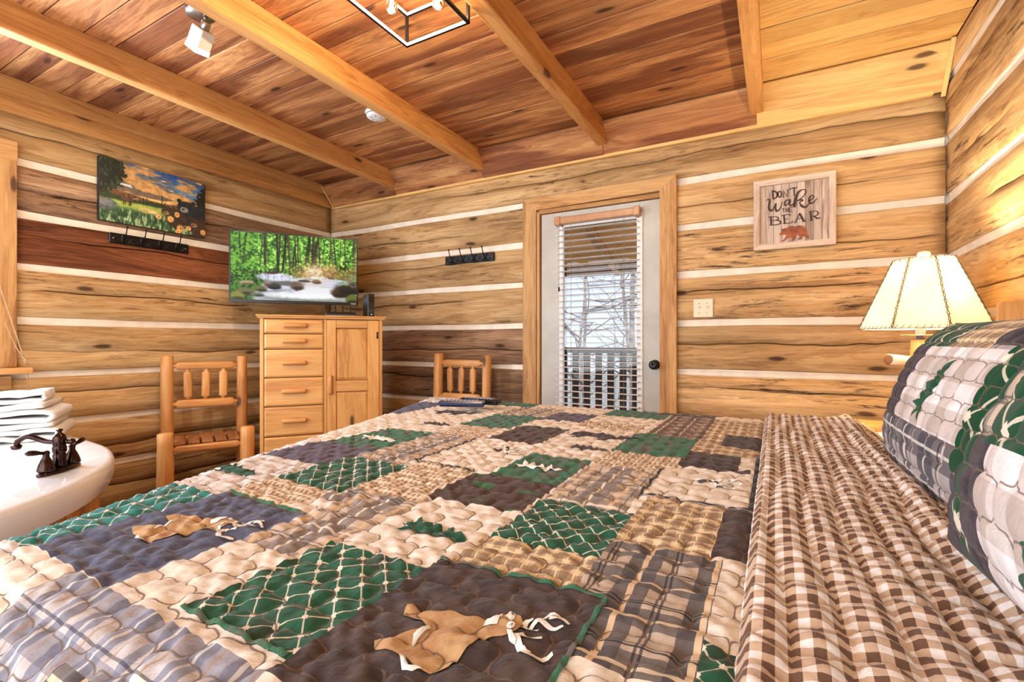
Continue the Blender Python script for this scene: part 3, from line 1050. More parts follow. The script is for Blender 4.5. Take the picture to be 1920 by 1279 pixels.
SIGN = {'letter_d':[[(-0.014,1.979,0.0034),(-0.01,1.93,0.0034)],[(-0.016,1.979,0.0026),(0.003,1.971,0.0038),(0.012,1.953,0.0045),(0.005,1.935,0.0038),(-0.01,1.929,0.003)]],'letter_o':[[(0.024,1.97,0.0023),(0.017,1.966,0.0034),(0.015,1.951,0.0038),(0.02,1.937,0.003),(0.028,1.937,0.003),(0.033,1.952,0.0038),(0.03,1.966,0.003),(0.024,1.97,0.0023)]],'letter_n':[[(0.043,1.93,0.003),(0.041,1.97,0.003),(0.064,1.932,0.0034),(0.065,1.975,0.0026)]],'apostrophe':[[(0.078,1.98,0.003),(0.076,1.969,0.0015)]],'letter_t':[[(0.083,1.978,0.0026),(0.109,1.979,0.0026)],[(0.096,1.979,0.0034),(0.097,1.932,0.003)]],'script_w':[[(-0.047,1.926,0.0015),(-0.035,1.931,0.0038),(-0.026,1.925,0.006),(-0.029,1.907,0.0068),(-0.032,1.881,0.0068),(-0.022,1.863,0.0075),(-0.008,1.871,0.0045),(0.005,1.902,0.0038),(0.003,1.876,0.0053),(0.009,1.857,0.0068),(0.024,1.867,0.0038),(0.038,1.907,0.0023)]],'script_a':[[(0.075,1.913,0.0026),(0.06,1.914,0.0038),(0.049,1.9,0.0057),(0.052,1.883,0.0053),(0.065,1.891,0.003),(0.077,1.915,0.0026),(0.073,1.892,0.0057),(0.08,1.879,0.0045),(0.099,1.893,0.0023)]],'script_k':[[(0.097,1.867,0.0098),(0.103,1.914,0.0098),(0.117,1.95,0.0068),(0.136,1.962,0.0034),(0.152,1.957,0.0034),(0.152,1.941,0.0034),(0.136,1.918,0.003),(0.11,1.902,0.0023)],[(0.111,1.9,0.0023),(0.13,1.906,0.0045),(0.137,1.9,0.0053),(0.123,1.891,0.003),(0.136,1.867,0.0083),(0.154,1.861,0.0053),(0.168,1.879,0.0023)]],'script_e':[[(0.166,1.893,0.0023),(0.182,1.9,0.003),(0.192,1.915,0.0034),(0.182,1.923,0.0034),(0.17,1.909,0.0057),(0.171,1.884,0.0068),(0.186,1.88,0.0045),(0.208,1.903,0.0019)]],'letter_t.':[[(0.035,1.867,0.0023),(0.051,1.868,0.0023)],[(0.043,1.868,0.0026),(0.044,1.845,0.0026)]],'letter_h':[[(0.055,1.867,0.0026),(0.056,1.844,0.0026)],[(0.065,1.868,0.0026),(0.067,1.844,0.0026)],[(0.055,1.855,0.0019),(0.066,1.855,0.0019)]],'letter_e':[[(0.087,1.868,0.0023),(0.073,1.867,0.0023),(0.074,1.844,0.0023),(0.087,1.844,0.0023)],[(0.074,1.856,0.0019),(0.085,1.856,0.0019)]],'letter_b':[[(-0.022,1.827,0.006),(-0.019,1.779,0.006)],[(-0.034,1.828,0.0023),(0.005,1.825,0.0026),(0.017,1.813,0.0045),(0.007,1.804,0.003),(-0.019,1.804,0.0023)],[(0.006,1.804,0.0023),(0.024,1.797,0.0045),(0.029,1.786,0.0053),(0.013,1.778,0.0034),(-0.03,1.779,0.0026)]],'letter_e.':[[(0.045,1.829,0.006),(0.049,1.78,0.006)],[(0.033,1.828,0.0026),(0.076,1.83,0.0026)],[(0.076,1.83,0.0023),(0.076,1.82,0.0023)],[(0.047,1.804,0.0023),(0.066,1.805,0.0023)],[(0.039,1.779,0.0026),(0.085,1.781,0.0026),(0.086,1.793,0.0023)]],'letter_a':[[(0.102,1.781,0.003),(0.123,1.83,0.003)],[(0.123,1.829,0.0068),(0.145,1.78,0.0068)],[(0.094,1.779,0.0023),(0.109,1.78,0.0023)],[(0.135,1.78,0.0023),(0.155,1.78,0.0023)],[(0.11,1.799,0.0023),(0.138,1.799,0.0023)]],'letter_r':[[(0.176,1.832,0.006),(0.18,1.781,0.006)],[(0.167,1.831,0.0023),(0.2,1.832,0.0026),(0.213,1.819,0.0049),(0.202,1.805,0.003),(0.179,1.805,0.0023)],[(0.171,1.781,0.0023),(0.188,1.782,0.0023)],[(0.193,1.805,0.0045),(0.207,1.79,0.0053),(0.225,1.791,0.0023)]]}
BEAR = [(0.021,1.719),(0.035,1.737),(0.034,1.748),(0.041,1.75),(0.047,1.75),(0.051,1.755),(0.055,1.749),(0.069,1.759),(0.084,1.763),(0.103,1.756),(0.121,1.76),(0.139,1.756),(0.152,1.737),(0.157,1.72),(0.16,1.703),(0.169,1.693),(0.166,1.68),(0.162,1.678),(0.157,1.686),(0.146,1.695),(0.137,1.698),(0.134,1.682),(0.128,1.679),(0.114,1.681),(0.115,1.686),(0.122,1.688),(0.121,1.7),(0.114,1.708),(0.105,1.707),(0.103,1.687),(0.095,1.675),(0.08,1.676),(0.084,1.683),(0.089,1.685),(0.08,1.694),(0.075,1.699),(0.064,1.695),(0.051,1.682),(0.043,1.675),(0.032,1.678),(0.035,1.683),(0.044,1.685),(0.054,1.703),(0.059,1.712),(0.047,1.717),(0.028,1.713)]
for k, st in SIGN.items():
    nm = k.replace('.', '')
    kk_ = 2.0 if k in ('letter_d', 'letter_o', 'letter_n', 'letter_t', 'apostrophe') else 1.5
    rel = [[(a - sc[0], z - sc[2], w_ * kk_) for a, z, w_ in s_] for s_ in st]
    ribbon(rel, 0.0015, T(0, -0.013, 0, rx=PI / 2), nm not in ('letter_h', 'letter_t', 'letter_n')).make(nm, LETT, sg)
B().prism([(a - sc[0], z - sc[2]) for a, z in BEAR], 0.0, 0.002, T(0, -0.013, 0, rx=PI / 2)).make('bear_cutout', RUST, sg)

# ================================================================== CEILING FITTINGS
# smoke detector
t = empty('smoke_detector', (-2.225, 2.25, ZC), 0, 'round white smoke detector on the ceiling boards', 'smoke detector')
B().lathe([(0.070, 0), (0.070, -0.012), (0.064, -0.018), (0.060, -0.034), (0.050, -0.040), (0.002, -0.041)], 32).make('housing', WHITEP, t)
B().lathe([(0.0648, -0.019), (0.0655, -0.022), (0.0625, -0.024)], 32, caps=False).make('vent_ring', plain('grey_vent', (120, 120, 118), 0.6), t)
for k in range(6):
    B().box(0.026, 0.040, -0.0015, 0.0015, -0.0425, -0.040, 0, T(rz=k * PI / 3)).make('slot', bpy.data.materials['grey_vent'], t)

# spot light
t = empty('ceiling_spotlight', (-2.235, 1.19, ZC), 0.0, 'small nickel spotlight with lit white head beside a beam', 'spotlight')
B().lathe([(0.060, 0), (0.060, -0.010), (0.052, -0.018), (0.002, -0.020)], 28).make('canopy', NICKEL, t)
B().tube([(0.02, 0.01, -0.012), (0.022, 0.012, -0.055)], 0.008, 10).make('stem', NICKEL, t)
hd = empty('spot_head', (0.0, 0, 0))
M_ = T(0.035, 0.0, -0.075) @ Euler((math.radians(14), math.radians(38), 0.35)).to_matrix().to_4x4()
bpy.data.objects.remove(hd)
FROST = emit('lit_frosted_glass', (255, 250, 240), 1.1)
B().lathe([(0.014, 0.025), (0.019, 0.018), (0.019, -0.012), (0.015, -0.02)], 18, M_).make('swivel', NICKEL, t)
hdm = B().box(-0.034, 0.034, -0.034, 0.034, -0.090, -0.012, 0.004, M_).make('head', WHITEP, t)
B().box(-0.035, 0.035, -0.035, 0.035, -0.112, -0.088, 0.003, M_).make('glass_rim', FROST, hdm)
sp = bpy.data.lights.new('spot_glow', 'SPOT')
sp.energy = 22
sp.color = (1, .86, .68)
sp.spot_size = math.radians(110)
sp.spot_blend = 0.6
sp.shadow_soft_size = 0.03
o = bpy.data.objects.new('spot_glow', sp)
COL.objects.link(o)
o.matrix_world = T(-2.235, 1.19, ZC) @ M_ @ T(0, 0, -0.125)

# lantern ceiling fixture
fx = empty('ceiling_lantern', (-1.228, 1.30, ZC), 0, 'open rectangular black lantern fixture with clear bulbs', 'ceiling light')
LX, LY0, LZ0, LZ1 = 0.158, 0.28, -0.19, -0.060
INNER = plain('bulb_lit_face', (236, 232, 222), 0.35)


def bar(a, b_, th=0.012):
    x0, x1 = sorted((a[0], b_[0]))
    y0, y1 = sorted((a[1], b_[1]))
    z0, z1 = sorted((a[2], b_[2]))
    h = th / 2
    B().box(x0 - h, x1 + h, y0 - h, y1 + h, z0 - h, z1 + h, 0.0012).make('frame_bar', BLACK, fx)


cs = [(-LX, -LY0), (LX, -LY0), (LX, LY0), (-LX, LY0)]
for z in (LZ0, LZ1):
    for i in range(4):
        a, c = cs[i], cs[(i + 1) % 4]
        bar((a[0], a[1], z), (c[0], c[1], z))
for a in cs: bar((a[0], a[1], LZ0), (a[0], a[1], LZ1))
# bulb light on the inner bar faces, painted in as thin pale plates
h = 0.0064
for z in (LZ0, LZ1):
    for s in (-1, 1):
        B().box(-LX + h, LX - h, s * LY0 - s * h - .0006, s * LY0 - s * h + .0006, z - 0.006, z + 0.006).make('lit_inner_face', INNER, fx)
        B().box(s * LX - s * h - .0006, s * LX - s * h + .0006, -LY0 + h, LY0 - h, z - 0.006, z + 0.006).make('lit_inner_face', INNER, fx)
B().box(-0.06, 0.06, -0.15, 0.15, -0.018, 0, 0.003).make('canopy', NICKEL, fx)
B().tube([(0, 0, -0.015), (0, 0, -0.05)], 0.008, 10).make('stem', NICKEL, fx)
B().tube([(0, -0.20, -0.05), (0, 0.20, -0.05)], 0.006, 10).make('crossbar', NICKEL, fx)
BULBG = glassmat('bulb_glass', (255, 250, 240))
FIL = emit('glowing_filament', (255, 226, 170), 30)
for (bx, by) in ((-0.092, 0.115), (0.08, 0.185), (0.08, -0.05), (-0.092, -0.15)):
    arm = catmull([(0, by * .9, -0.05), (bx * .5, by, -0.085), (bx * .95, by, -0.08), (bx, by, -0.052)], 5)
    B().tube(arm, 0.0045, 8).make('arm', NICKEL, fx)
    B().lathe([(0.014, 0.0), (0.017, -0.004), (0.017, -0.034), (0.014, -0.038)], 18).make('socket', NICKEL, fx, (bx, by, -0.06))
    B().lathe([(0.011, -0.034), (0.014, -0.042), (0.021, -0.056), (0.024, -0.078), (0.021, -0.096), (0.012, -0.106), (0.001, -0.109)], 22, caps=False).make('bulb', BULBG, fx, (bx, by, -0.066))
    B().tube([(bx - .005, by, -.11), (bx - .008, by, -.158), (bx, by, -.12), (bx + .008, by, -.158), (bx + .005, by, -.11)], 0.0022, 6).make('filament', FIL, fx)
for (bx, by) in ((-0.092, 0.115), (0.08, 0.185), (0.08, -0.05), (-0.092, -0.15)):
    point('lantern_glow', (-1.228 + bx, 1.30 + by, ZC - 0.140), 8, WARM, 0.02)

# ================================================================== FURNITURE
# ---- television across the corner
tv_n = math.atan2(0.785, 0.62)          # direction of the screen's long edge
tv = empty('television', (-3.235, 2.425, 1.655), tv_n, 'flat television across the corner showing a forest stream', 'television')
TW, TH = 0.905, 0.535
B().box(-TW / 2, TW / 2, 0.001, 0.030, -TH / 2, TH / 2, 0.004).box(-.25, .25, .03, .055, -.18, .12, .01).make('back_shell', BLACKP, tv)
bz = B()
bt_ = 0.011
bz.box(-TW / 2, TW / 2, -0.008, 0.002, TH / 2 - bt_, TH / 2, 0.001)
bz.box(-TW / 2, TW / 2, -0.008, 0.002, -TH / 2, -TH / 2 + 0.022, 0.001)
bz.box(-TW / 2, -TW / 2 + bt_, -0.008, 0.002, -TH / 2 + .022, TH / 2 - bt_, 0.001)
bz.box(TW / 2 - bt_, TW / 2, -0.008, 0.002, -TH / 2 + .022, TH / 2 - bt_, 0.001)
bz.make('bezel', BLACKP, tv)
B().box(-0.08, 0.08, 0.028, 0.10, -0.08, 0.08, .005).tube([(0, .09, 0), (-.05, .62, 0)], .02, 8).make('wall_bracket', BLACK, tv)
S = Paint(330, 190)
S.na = 0.45
u, v = S.u, S.v
a1 = vnoise(330, 190, 40, 26, 3, 11)
a2 = vnoise(330, 190, 8, 5, 4, 12)
a3 = vnoise(330, 190, 70, 45, 2, 13)
g = a1 * .45 + a3 * .35 + a2 * .3
S.c = lerp3((26, 52, 16), (70, 140, 34), sm(g, .35, .52))
S.c = S.c + (lerp3((120, 190, 60), (200, 236, 130), sm(a3, .5, .8)) - S.c) * (sm(g, .50, .62) * (1 - sm(v, .45, .7)))[..., None]
top = (1 - sm(v, .05, .45))
S.put(top * .25, (120, 200, 70))
rs = random.Random(3)
for k in range(34):
    uu = rs.uniform(0.02, .99)
    le = rs.uniform(-.03, .03)
    bb = rs.uniform(.38, .62)
    S.line(uu, 0, uu + le, bb, rs.choice((.006, .008, .012, .018)), rs.choice(((44, 34, 26), (70, 58, 40), (30, 26, 20), (104, 92, 60))), .85)
S.line(.415, .05, .39, .55, .016, (28, 24, 20))
S.line(.66, .08, .63, .50, .022, (50, 38, 30))
S.line(.49, .1, .47, .5, .010, (40, 32, 26))
S.put(sm(v + a2 * .12, .48, .60) * sm(u, .35, .6) * (1 - sm(v, .62, .68)), (150, 118, 66))
S.put(sm(a3, .5, .6) * sm(v, .4, .5) * (1 - sm(v, .64, .70)) * sm(u, .45, .6) * .5, (196, 172, 96))
S.put(sm(v + a2 * .1, .56, .62) * (1 - sm(u, .30, .5)) * .5 * sm(.6 - a3, 0, .1), (24, 34, 18))
# water
wm = sm(v - .64 - .03 * np.sin(u * 7) + .06 * (a2 - .5) + .10 * sm(.30 - u, 0, .2), 0, .03) * sm(u - .14 - .10 * sm(.95 - v, 0, .3), 0, .05)
S.put(wm, lerp3((214, 216, 232), (150, 156, 170), sm(vnoise(330, 190, 6, 30, 3, 15), .45, .7)))
S.ell(.33, .645, .14, .055, (222, 222, 240), .3)
for k in range(18):
    uu = .20 + .26 * k / 17
    S.line(uu, .61, uu + .003, .70 + .02 * math.sin(k * 3), .007, rs.choice(((120, 118, 140), (240, 240, 252), (170, 168, 196))), .7)
S.ell(.42, .74, .14, .035, (110, 108, 104), .3)
S.ell(.72, .84, .26, .07, (240, 240, 246), .5)
S.ell(.62, .97, .40, .045, (120, 128, 108), .6, amt=.7)
S.ell(.60, .92, .34, .045, (250, 250, 252), .5)
for (cu, cv, ru, rv, c_) in ((.88, .84, .10, .10, (70, 50, 38)), (.93, .80, .09, .08, (44, 34, 26)), (.66, .695, .035, .035, (84, 58, 42)), (.78, .625, .025, .02, (120, 84, 60)), (.50, .77, .055, .07, (112, 92, 76)), (.56, .69, .05, .02, (60, 50, 42)), (.32, .79, .06, .045, (60, 54, 50)), (.22, .83, .05, .05, (110, 112, 66)), (.12, .75, .06, .035, (186, 162, 124)), (.10, .88, .07, .06, (118, 112, 76)), (.04, .95, .06, .07, (140, 142, 60)), (.20, .92, .05, .03, (120, 124, 110)), (.96, .95, .06, .08, (96, 110, 46)), (.27, .76, .03, .03, (142, 110, 96)), (.97, .66, .05, .10, (150, 120, 110)), (.30, .585, .05, .02, (96, 74, 66))):
    S.ell(cu, cv, ru, rv, c_, .25)
    S.ell(cu + .01, cv + rv * .5, ru * .8, rv * .4, tuple(int(q_ * .5) for q_ in c_), .5)
S.put(sm(a3, .56, .66) * sm(u, .80, .9) * (1 - sm(v, .70, .78)) * sm(v, .5, .55), (110, 170, 60))
S.put(sm(a3, .54, .64) * (1 - sm(u, .12, .24)) * (1 - sm(v, .72, .8)) * .8, (96, 160, 44))
d = np.hypot((u - .645) * 1.5, (v - .545))
S.put((1 - sm(d, .0, .16)) * .95, (255, 244, 226))
S.put((1 - sm(d, .05, .34)) * .4, (255, 206, 140))
S.put((1 - sm(np.hypot((u - .68) * 1.0, (v - .63) * 3), .0, .10)) * .8, (255, 250, 246))
S.c = S.c * (1 - (1 - sm(v, .6, .7)) * (0.35 - 0.6 * a3))[..., None]
tm, tb = newmat('lit_screen', 0.35)
an = tm.node_tree.nodes.new('ShaderNodeAttribute')
an.attribute_name = 'paint'
tm.node_tree.links.new(an.outputs['Color'], tb.inputs['Emission Color'])
tb.inputs['Emission Strength'].default_value = 0.60
tb.inputs['Specular IOR Level'].default_value = 0.15
tb.inputs['Base Color'].default_value = (0.01, 0.01, 0.01, 1)
me = S.mesh('screen', TW - 2 * bt_, TH - bt_ - .022)
link('screen', me, tm, tv, (0, -0.004, 0.0055))


def text(name, body, size, m, parent, loc, rot, ext=0.0006):
    c = bpy.data.curves.new(name, 'FONT')
    c.body = body
    c.size = size
    c.extrude = ext
    c.align_x = 'CENTER'
    c.align_y = 'CENTER'
    c.materials.append(m)
    o = bpy.data.objects.new(name, c)
    COL.objects.link(o)
    o.parent = parent
    o.location = loc
    o.rotation_euler = rot
    bpy.context.view_layer.update()
    me = bpy.data.meshes.new_from_object(o.evaluated_get(bpy.context.evaluated_depsgraph_get()))
    bpy.data.objects.remove(o)
    return link(name, me, None, parent, loc, rot)


text('lettering', 'VIZIO', 0.016, emit('silver_lettering', (220, 220, 225), 0.2), tv, (TW / 2 - 0.035, -0.0086, -TH / 2 + 0.010), (PI / 2, 0, 0))

# ---- pine chest with drawers and a door
cx0 = Vector((-2.93, 1.925, 0))
chest = empty('wardrobe_chest', cx0, tv_n, 'pine chest with five drawers and a panelled door under the television', 'dresser')
CWD, CD, CH = 0.775, 0.42, 1.262
b = B()
b.box(0.0, 0.022, 0, CD, 0.0, CH, 0.002).box(CWD - 0.022, CWD, 0, CD, 0, CH, 0.002)
b.make('side_panel', PINEZ, chest)
B().box(0.02, CWD - 0.02, 0.03, CD, 0.06, 0.08).box(0.02, CWD - 0.02, CD - 0.01, CD, 0.06, CH).make('carcass_back', PINE, chest)
B().box(0.022, CWD - 0.022, 0.004, 0.028, 0.0, 0.085, 0.002).make('plinth', PINE, chest)
B().box(-0.022, CWD + 0.024, -0.026, CD, CH, CH + 0.010, 0.003).box(-0.014, CWD + 0.016, -0.016, CD, CH - 0.012, CH, 0.002).make('top_board', PINE, chest)
DXa, DXb = 0.026, 0.385
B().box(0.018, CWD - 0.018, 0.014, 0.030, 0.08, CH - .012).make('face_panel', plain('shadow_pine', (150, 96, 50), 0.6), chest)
B().box(DXb + 0.003, DXb + 0.020, 0.0, 0.03, 0.08, CH - .014, .002).make('divider', PINEZ, chest)
dz = [(1.152, 1.244), (1.050, 1.144), (0.862, 1.042), (0.672, 0.854), (0.474, 0.664), (0.282, 0.466), (0.095, 0.274)]


def panelled(b, x0, x1, z0, z1, y, e=0.010, dep=0.006):
    """drawer front with a bevelled edge: a slab with a lower rim and a raised field"""
    vs = [(x0, y + dep, z0), (x1, y + dep, z0), (x1, y + dep, z1), (x0, y + dep, z1),
          (x0 + e, y, z0 + e), (x1 - e, y, z0 + e), (x1 - e, y, z1 - e), (x0 + e, y, z1 - e),
          (x0, y + .018, z0), (x1, y + .018, z0), (x1, y + .018, z1), (x0, y + .018, z1)]
    fs = [(4, 5, 6, 7), (0, 1, 5, 4), (1, 2, 6, 5), (2, 3, 7, 6), (3, 0, 4, 7), (8, 9, 1, 0), (9, 10, 2, 1), (10, 11, 3, 2), (11, 8, 0, 3)]
    return b.add(vs, fs)


def loghandle(parent, loc, vertical=False, L=0.15):
    pr_ = [(0.002, -L / 2), (0.015, -L / 2 + .003), (0.0175, -L / 2 + .010), (0.0175, L / 2 - .010), (0.015, L / 2 - .003), (0.002, L / 2)]
    M = T() if vertical else T(ry=PI / 2)
    b = B().lathe(pr_, 10, M @ T(0, -0.008, 0) @ Matrix.Scale(0.9, 4, (1, 0, 0)))
    return b.make('handle', CEDZ if vertical else CEDX, parent, loc)


for k, (z0, z1) in enumerate(dz):
    cxm, czm = (DXa + DXb) / 2, (z0 + z1) / 2
    wdt, hgt = (DXb - DXa) / 2, (z1 - z0) / 2
    dro = panelled(B(), -wdt, wdt, -hgt, hgt, 0).make('drawer', PINE, chest, (cxm, -0.006, czm))
    loghandle(dro, (random.uniform(-.004, .004), -0.006, 0.004))
# door with two sunk panels
dx0, dx1, z0, z1 = DXb + 0.022, CWD - 0.024, 0.095, 1.244
door = empty('door', (0, 0, 0))
bpy.data.objects.remove(door)
dd = B()
dd.box(dx0, dx0 + 0.058, -0.004, 0.016, z0, z1, .002).box(dx1 - 0.075, dx1, -0.004, 0.016, z0, z1, .002)
dob = dd.make('door', PINEZ, chest)
for (a, c_) in ((1.19, z1), (0.752, 0.826), (z0, 0.17)):
    B().box(dx0 + 0.059, dx1 - 0.076, -0.003, 0.014, a, c_, .002).make('rail', PINE, dob)
for (a, c_) in ((0.832, 1.184), (0.176, 0.746)):
    panelled(B(), dx0 + 0.057, dx1 - 0.074, a, c_, 0.003, 0.016, 0.009).make('panel', PINEZ, dob)
loghandle(dob, (dx0 + 0.020, -0.006, 0.80), True, 0.13)
for z in (1.14, 0.30):
    B().tube([(dx1 - 0.012, -0.008, z - 0.024), (dx1 - 0.012, -0.008, z + 0.024)], 0.004, 8).box(dx1 - .018, dx1 - .006, -.0065, -.003, z - .02, z + .02, .001).make('hinge', BLACK, dob)

# ---- streaming box and black tower on the chest top
e1 = Vector((0.62, 0.785, 0)).normalized()
e2 = Vector((-0.785, 0.62, 0)).normalized()
CT = CH + 0.0105
pb = cx0 + e1 * 0.50 + e2 * 0.15
t = empty('media_box', (pb.x, pb.y, CT), tv_n, 'flat black media box with antennas under the television', 'media box')
B().box(-0.10, 0.10, -0.07, 0.07, 0, 0.032, 0.004).make('housing', BLACKP, t)
B().box(-0.098, 0.098, -0.0712, -0.069, 0.002, 0.012, 0).make('front_strip', plain('grey_plastic', (120, 112, 112), 0.4), t)
for x in (-0.095, -0.03, 0.02, 0.075):
    B().tube([(x, 0.06, 0.02), (x, 0.064, 0.085)], 0.005, 8).make('antenna', BLACKP, t)
pb = cx0 + e1 * 0.69 + e2 * 0.13
t = empty('black_speaker', (pb.x, pb.y, CT), tv_n + 0.15, 'tall narrow glossy black speaker on the right end of the chest', 'speaker')
B().box(-0.014, 0.034, -0.05, 0.09, 0, 0.168, 0.003).make('cabinet', BLACKP, t)
B().box(-0.012, 0.032, -0.0545, -0.0505, 0.003, 0.165, 0.001).make('grille', plain('gloss_black_face', (22, 22, 26), 0.08, coat=1.0), t)
B().box(0.008, 0.014, -0.0555, -0.0545, 0.018, 0.021).make('status_light', emit('blue_led', (190, 200, 255), 3), t)


# ---- log chairs
def logpost(name, r, L, m, parent, base, lean=(0, 0), seed=1):
    rs = random.Random(seed)
    pts, rad = [], []
    for i in range(9):
        k = i / 8
        pts.append((lean[0] * k + rs.uniform(-.0015, .0015), lean[1] * k + rs.uniform(-.0015, .0015), k * L))
        rad.append(r * (1.05 - 0.12 * k) * rs.uniform(.97, 1.03))
    pts.insert(0, (0, 0, -0.0)); rad.insert(0, r * 0.9); pts[1] = (pts[1][0], pts[1][1], 0.012)
    pts.append((pts[-1][0], pts[-1][1], L + 0.006)); rad.append(r * 0.76)
    return B().tube(pts, rad, 14).make(name, m, parent, base)


def spindle(name, r, L, m, parent, loc, rot=(0, 0, 0), flat=0.62, end=None):
    """half-flattened log piece along local z with tenon ends"""
    e = end or r * 0.45
    b = B()
    prof = [(e, -L / 2 - 0.035), (e, -L / 2), (r * .9, -L / 2 + .006), (r, -L / 2 + .016), (r, 0), (r, L / 2 - .016), (r * .9, L / 2 - .006), (e, L / 2), (e, L / 2 + 0.035)]
    b.lathe(prof, 14)
    b.v = [(x, max(y, -r * flat), z) for x, y, z in b.v]
    return b.make(name, m, parent, loc, rot)


def chair(loc, rz, label, seed, lean=0.0):
    W2, D2 = 0.2235, 0.345
    t = empty('log_chair', loc, rz, label, 'chair', 'peeled log chairs along the walls')
    logpost('back_post', 0.040, 0.995, CEDZ, t, (-W2, 0, 0), (0, lean), seed)
    logpost('back_post', 0.036, 0.985, CEDZ, t, (W2, 0, 0), (0, lean), seed + 1)
    logpost('front_leg', 0.047, 0.520, CEDZ, t, (-W2, -D2, 0), (0, 0), seed + 2)
    logpost('front_leg', 0.045, 0.520, CEDZ, t, (W2, -D2, 0), (0, 0), seed + 3)
    ry = (0, PI / 2, 0)
    L = 2 * W2 - 0.10

    def hz(name, y, z, r, ln=L, m=CEDX):
        e = r * 0.5
        b = B()
        prof = [(e, -ln / 2 - 0.035), (e, -ln / 2), (r * .9, -ln / 2 + .008), (r, -ln / 2 + .022), (r, ln / 2 - .022), (r * .9, ln / 2 - .008), (e, ln / 2), (e, ln / 2 + 0.035)]
        b.lathe(prof, 14, T(ry=PI / 2))
        b.v = [(x_, max(y_, -r * .6), z_) for x_, y_, z_ in b.v]
        return b.make(name, m, t, (0, y, z))

    hz('top_rail', -0.004 + lean * .93, 0.928, 0.027)
    hz('lower_rail', -0.004 + lean * .68, 0.665, 0.030)
    for i, x in enumerate((-0.105, 0.0, 0.105)):
        spindle('back_slat', 0.026, 0.185, CEDZ, t, (x, -0.004 + lean * .8, 0.797), (0, math.radians((-1.2, 1.5, .5)[i]), 0))
    hz('seat_rail', -D2, 0.418, 0.022, L + 0.01)
    hz('seat_rail', 0.0, 0.418, 0.022, L + 0.01)
    for s in (-1, 1):
        b = B().lathe([(0.014, -0.17), (0.022, -0.13), (0.022, 0.13), (0.014, 0.17)], 12, T(rx=PI / 2))
        b.make('side_rail', CEDX, t, (s * W2, -D2 / 2, 0.40))
        b = B().lathe([(0.012, -0.17), (0.018, -0.13), (0.018, 0.13), (0.012, 0.17)], 12, T(rx=PI / 2))
        b.make('stretcher', CEDX, t, (s * W2, -D2 / 2, 0.18))
    hz('front_stretcher', -D2, 0.2, 0.018, L + .01)
    for i in range(5):
        x = -0.150 + i * 0.075
        b = B().box(-0.155, 0.16, -0.031, 0.031, 0, 0.016, 0.004)
        b.make('seat_slat', SEATW, t, (x, -D2 / 2 - 0.018, 0.442), (0, 0, PI / 2))
    return t


a1_ = math.atan2(0.40, 0.20)
chair((-3.52, 1.91, 0), a1_, 'log chair left of the chest, its slatted seat in view', 10)
chair((-2.13, 3.02, 0), 0.02, 'log chair between the chest and the door, seat hidden by the bed', 30, lean=0.05)

# ---- corner tub
tub = empty('corner_tub', (-2.9, 0.1, 0), 0, 'white corner bathtub with wood panelled side left of the bed', 'bathtub')
out = [(-3.755, 1.052), (-3.23, 1.048), (-2.93, 1.035), (-2.68, 1.012), (-2.50, 0.965), (-2.36, 0.905), (-2.24, 0.83), (-2.13, 0.745), (-2.02, 0.63), (-1.92, 0.49), (-1.85, 0.33), (-1.80, 0.12), (-1.79, -0.15), (-1.84, -0.45), (-1.98, -0.75), (-2.25, -1.0), (-2.6, -1.12), (-3.755, -1.15)]
# resample the curved part
cur = [tuple(p) for p in catmull(out[1:-1], 4)]
outline = [out[0]] + cur + [out[-1]]
ccx, ccy = -2.95, 0.0
n = len(outline)
prof = [(1.0, 0.52, 0.0), (1.0, 0.555, 0.012), (1.0, 0.600, 0.012), (1.0, 0.615, 0.004), (1.0, 0.620, -0.012), (1.0, 0.620, -0.10)]
vs, fs = [], []
O = np.array(outline)
tg = np.roll(O, -1, 0) - np.roll(O, 1, 0)
tg /= np.hypot(tg[:, 0], tg[:, 1])[:, None]
nr = np.stack([-tg[:, 1], tg[:, 0]], 1)
rings = []
for (_, z, off) in prof:
    R_ = O + nr * off
    R_[:, 0] = np.maximum(R_[:, 0], -3.76)
    rings.append([(x, y, z) for x, y in R_])
# basin: inner boundary ellipse-like curve pulled towards the centre
C_ = np.array((ccx, ccy))
for (k_, z, rr) in ((0.80, 0.618, 0.35), (0.77, 0.612, .5), (0.745, 0.585, .6), (0.72, 0.48, .8), (0.64, 0.30, .9), (0.5, 0.22, 1.), (0.05, 0.20, 1.)):
    R_ = []
    for p in O:
        ang = math.atan2(p[1] - ccy, p[0] - ccx)
        el = np.array((0.90 * math.cos(ang), 0.92 * math.sin(ang)))
        s_ = (p - C_)
        dlen = np.hypot(*s_)
        lim = min(dlen, 1.0)
        R_.append(C_ + s_ / dlen * (lim * (1 - rr) + 0.98 * rr) * k_)
    rings.append([(x, y, z) for x, y in R_])
for r_ in rings: vs += r_
for i in range(len(rings) - 1):
    for j in range(n):
        j2 = (j + 1) % n
        fs.append((i * n + j2, i * n + j, (i + 1) * n + j, (i + 1) * n + j2))
fs.append(tuple((len(rings) - 1) * n + j for j in range(n)))
me = mesh('tub_shell', [(x + 2.9, y - 0.1, z) for x, y, z in vs], fs, True)
link('tub_shell', me, ACRYL, tub)
# vertical boards of the skirt
SK = wood('tub_skirt_board', (222, 164, 94), (196, 132, 68), (138, 84, 42), axis='Z', knots=0.25, rough=0.5)
Oc = O - nr * 0.045
seg = [np.array(Oc[k]) for k in range(1, n - 1)]
acc = 0.0
path = [seg[0]]
for k in range(1, len(seg)):
    path.append(seg[k])
dist = [0]
for k in range(1, len(path)): dist.append(dist[-1] + float(np.hypot(*(path[k] - path[k - 1]))))


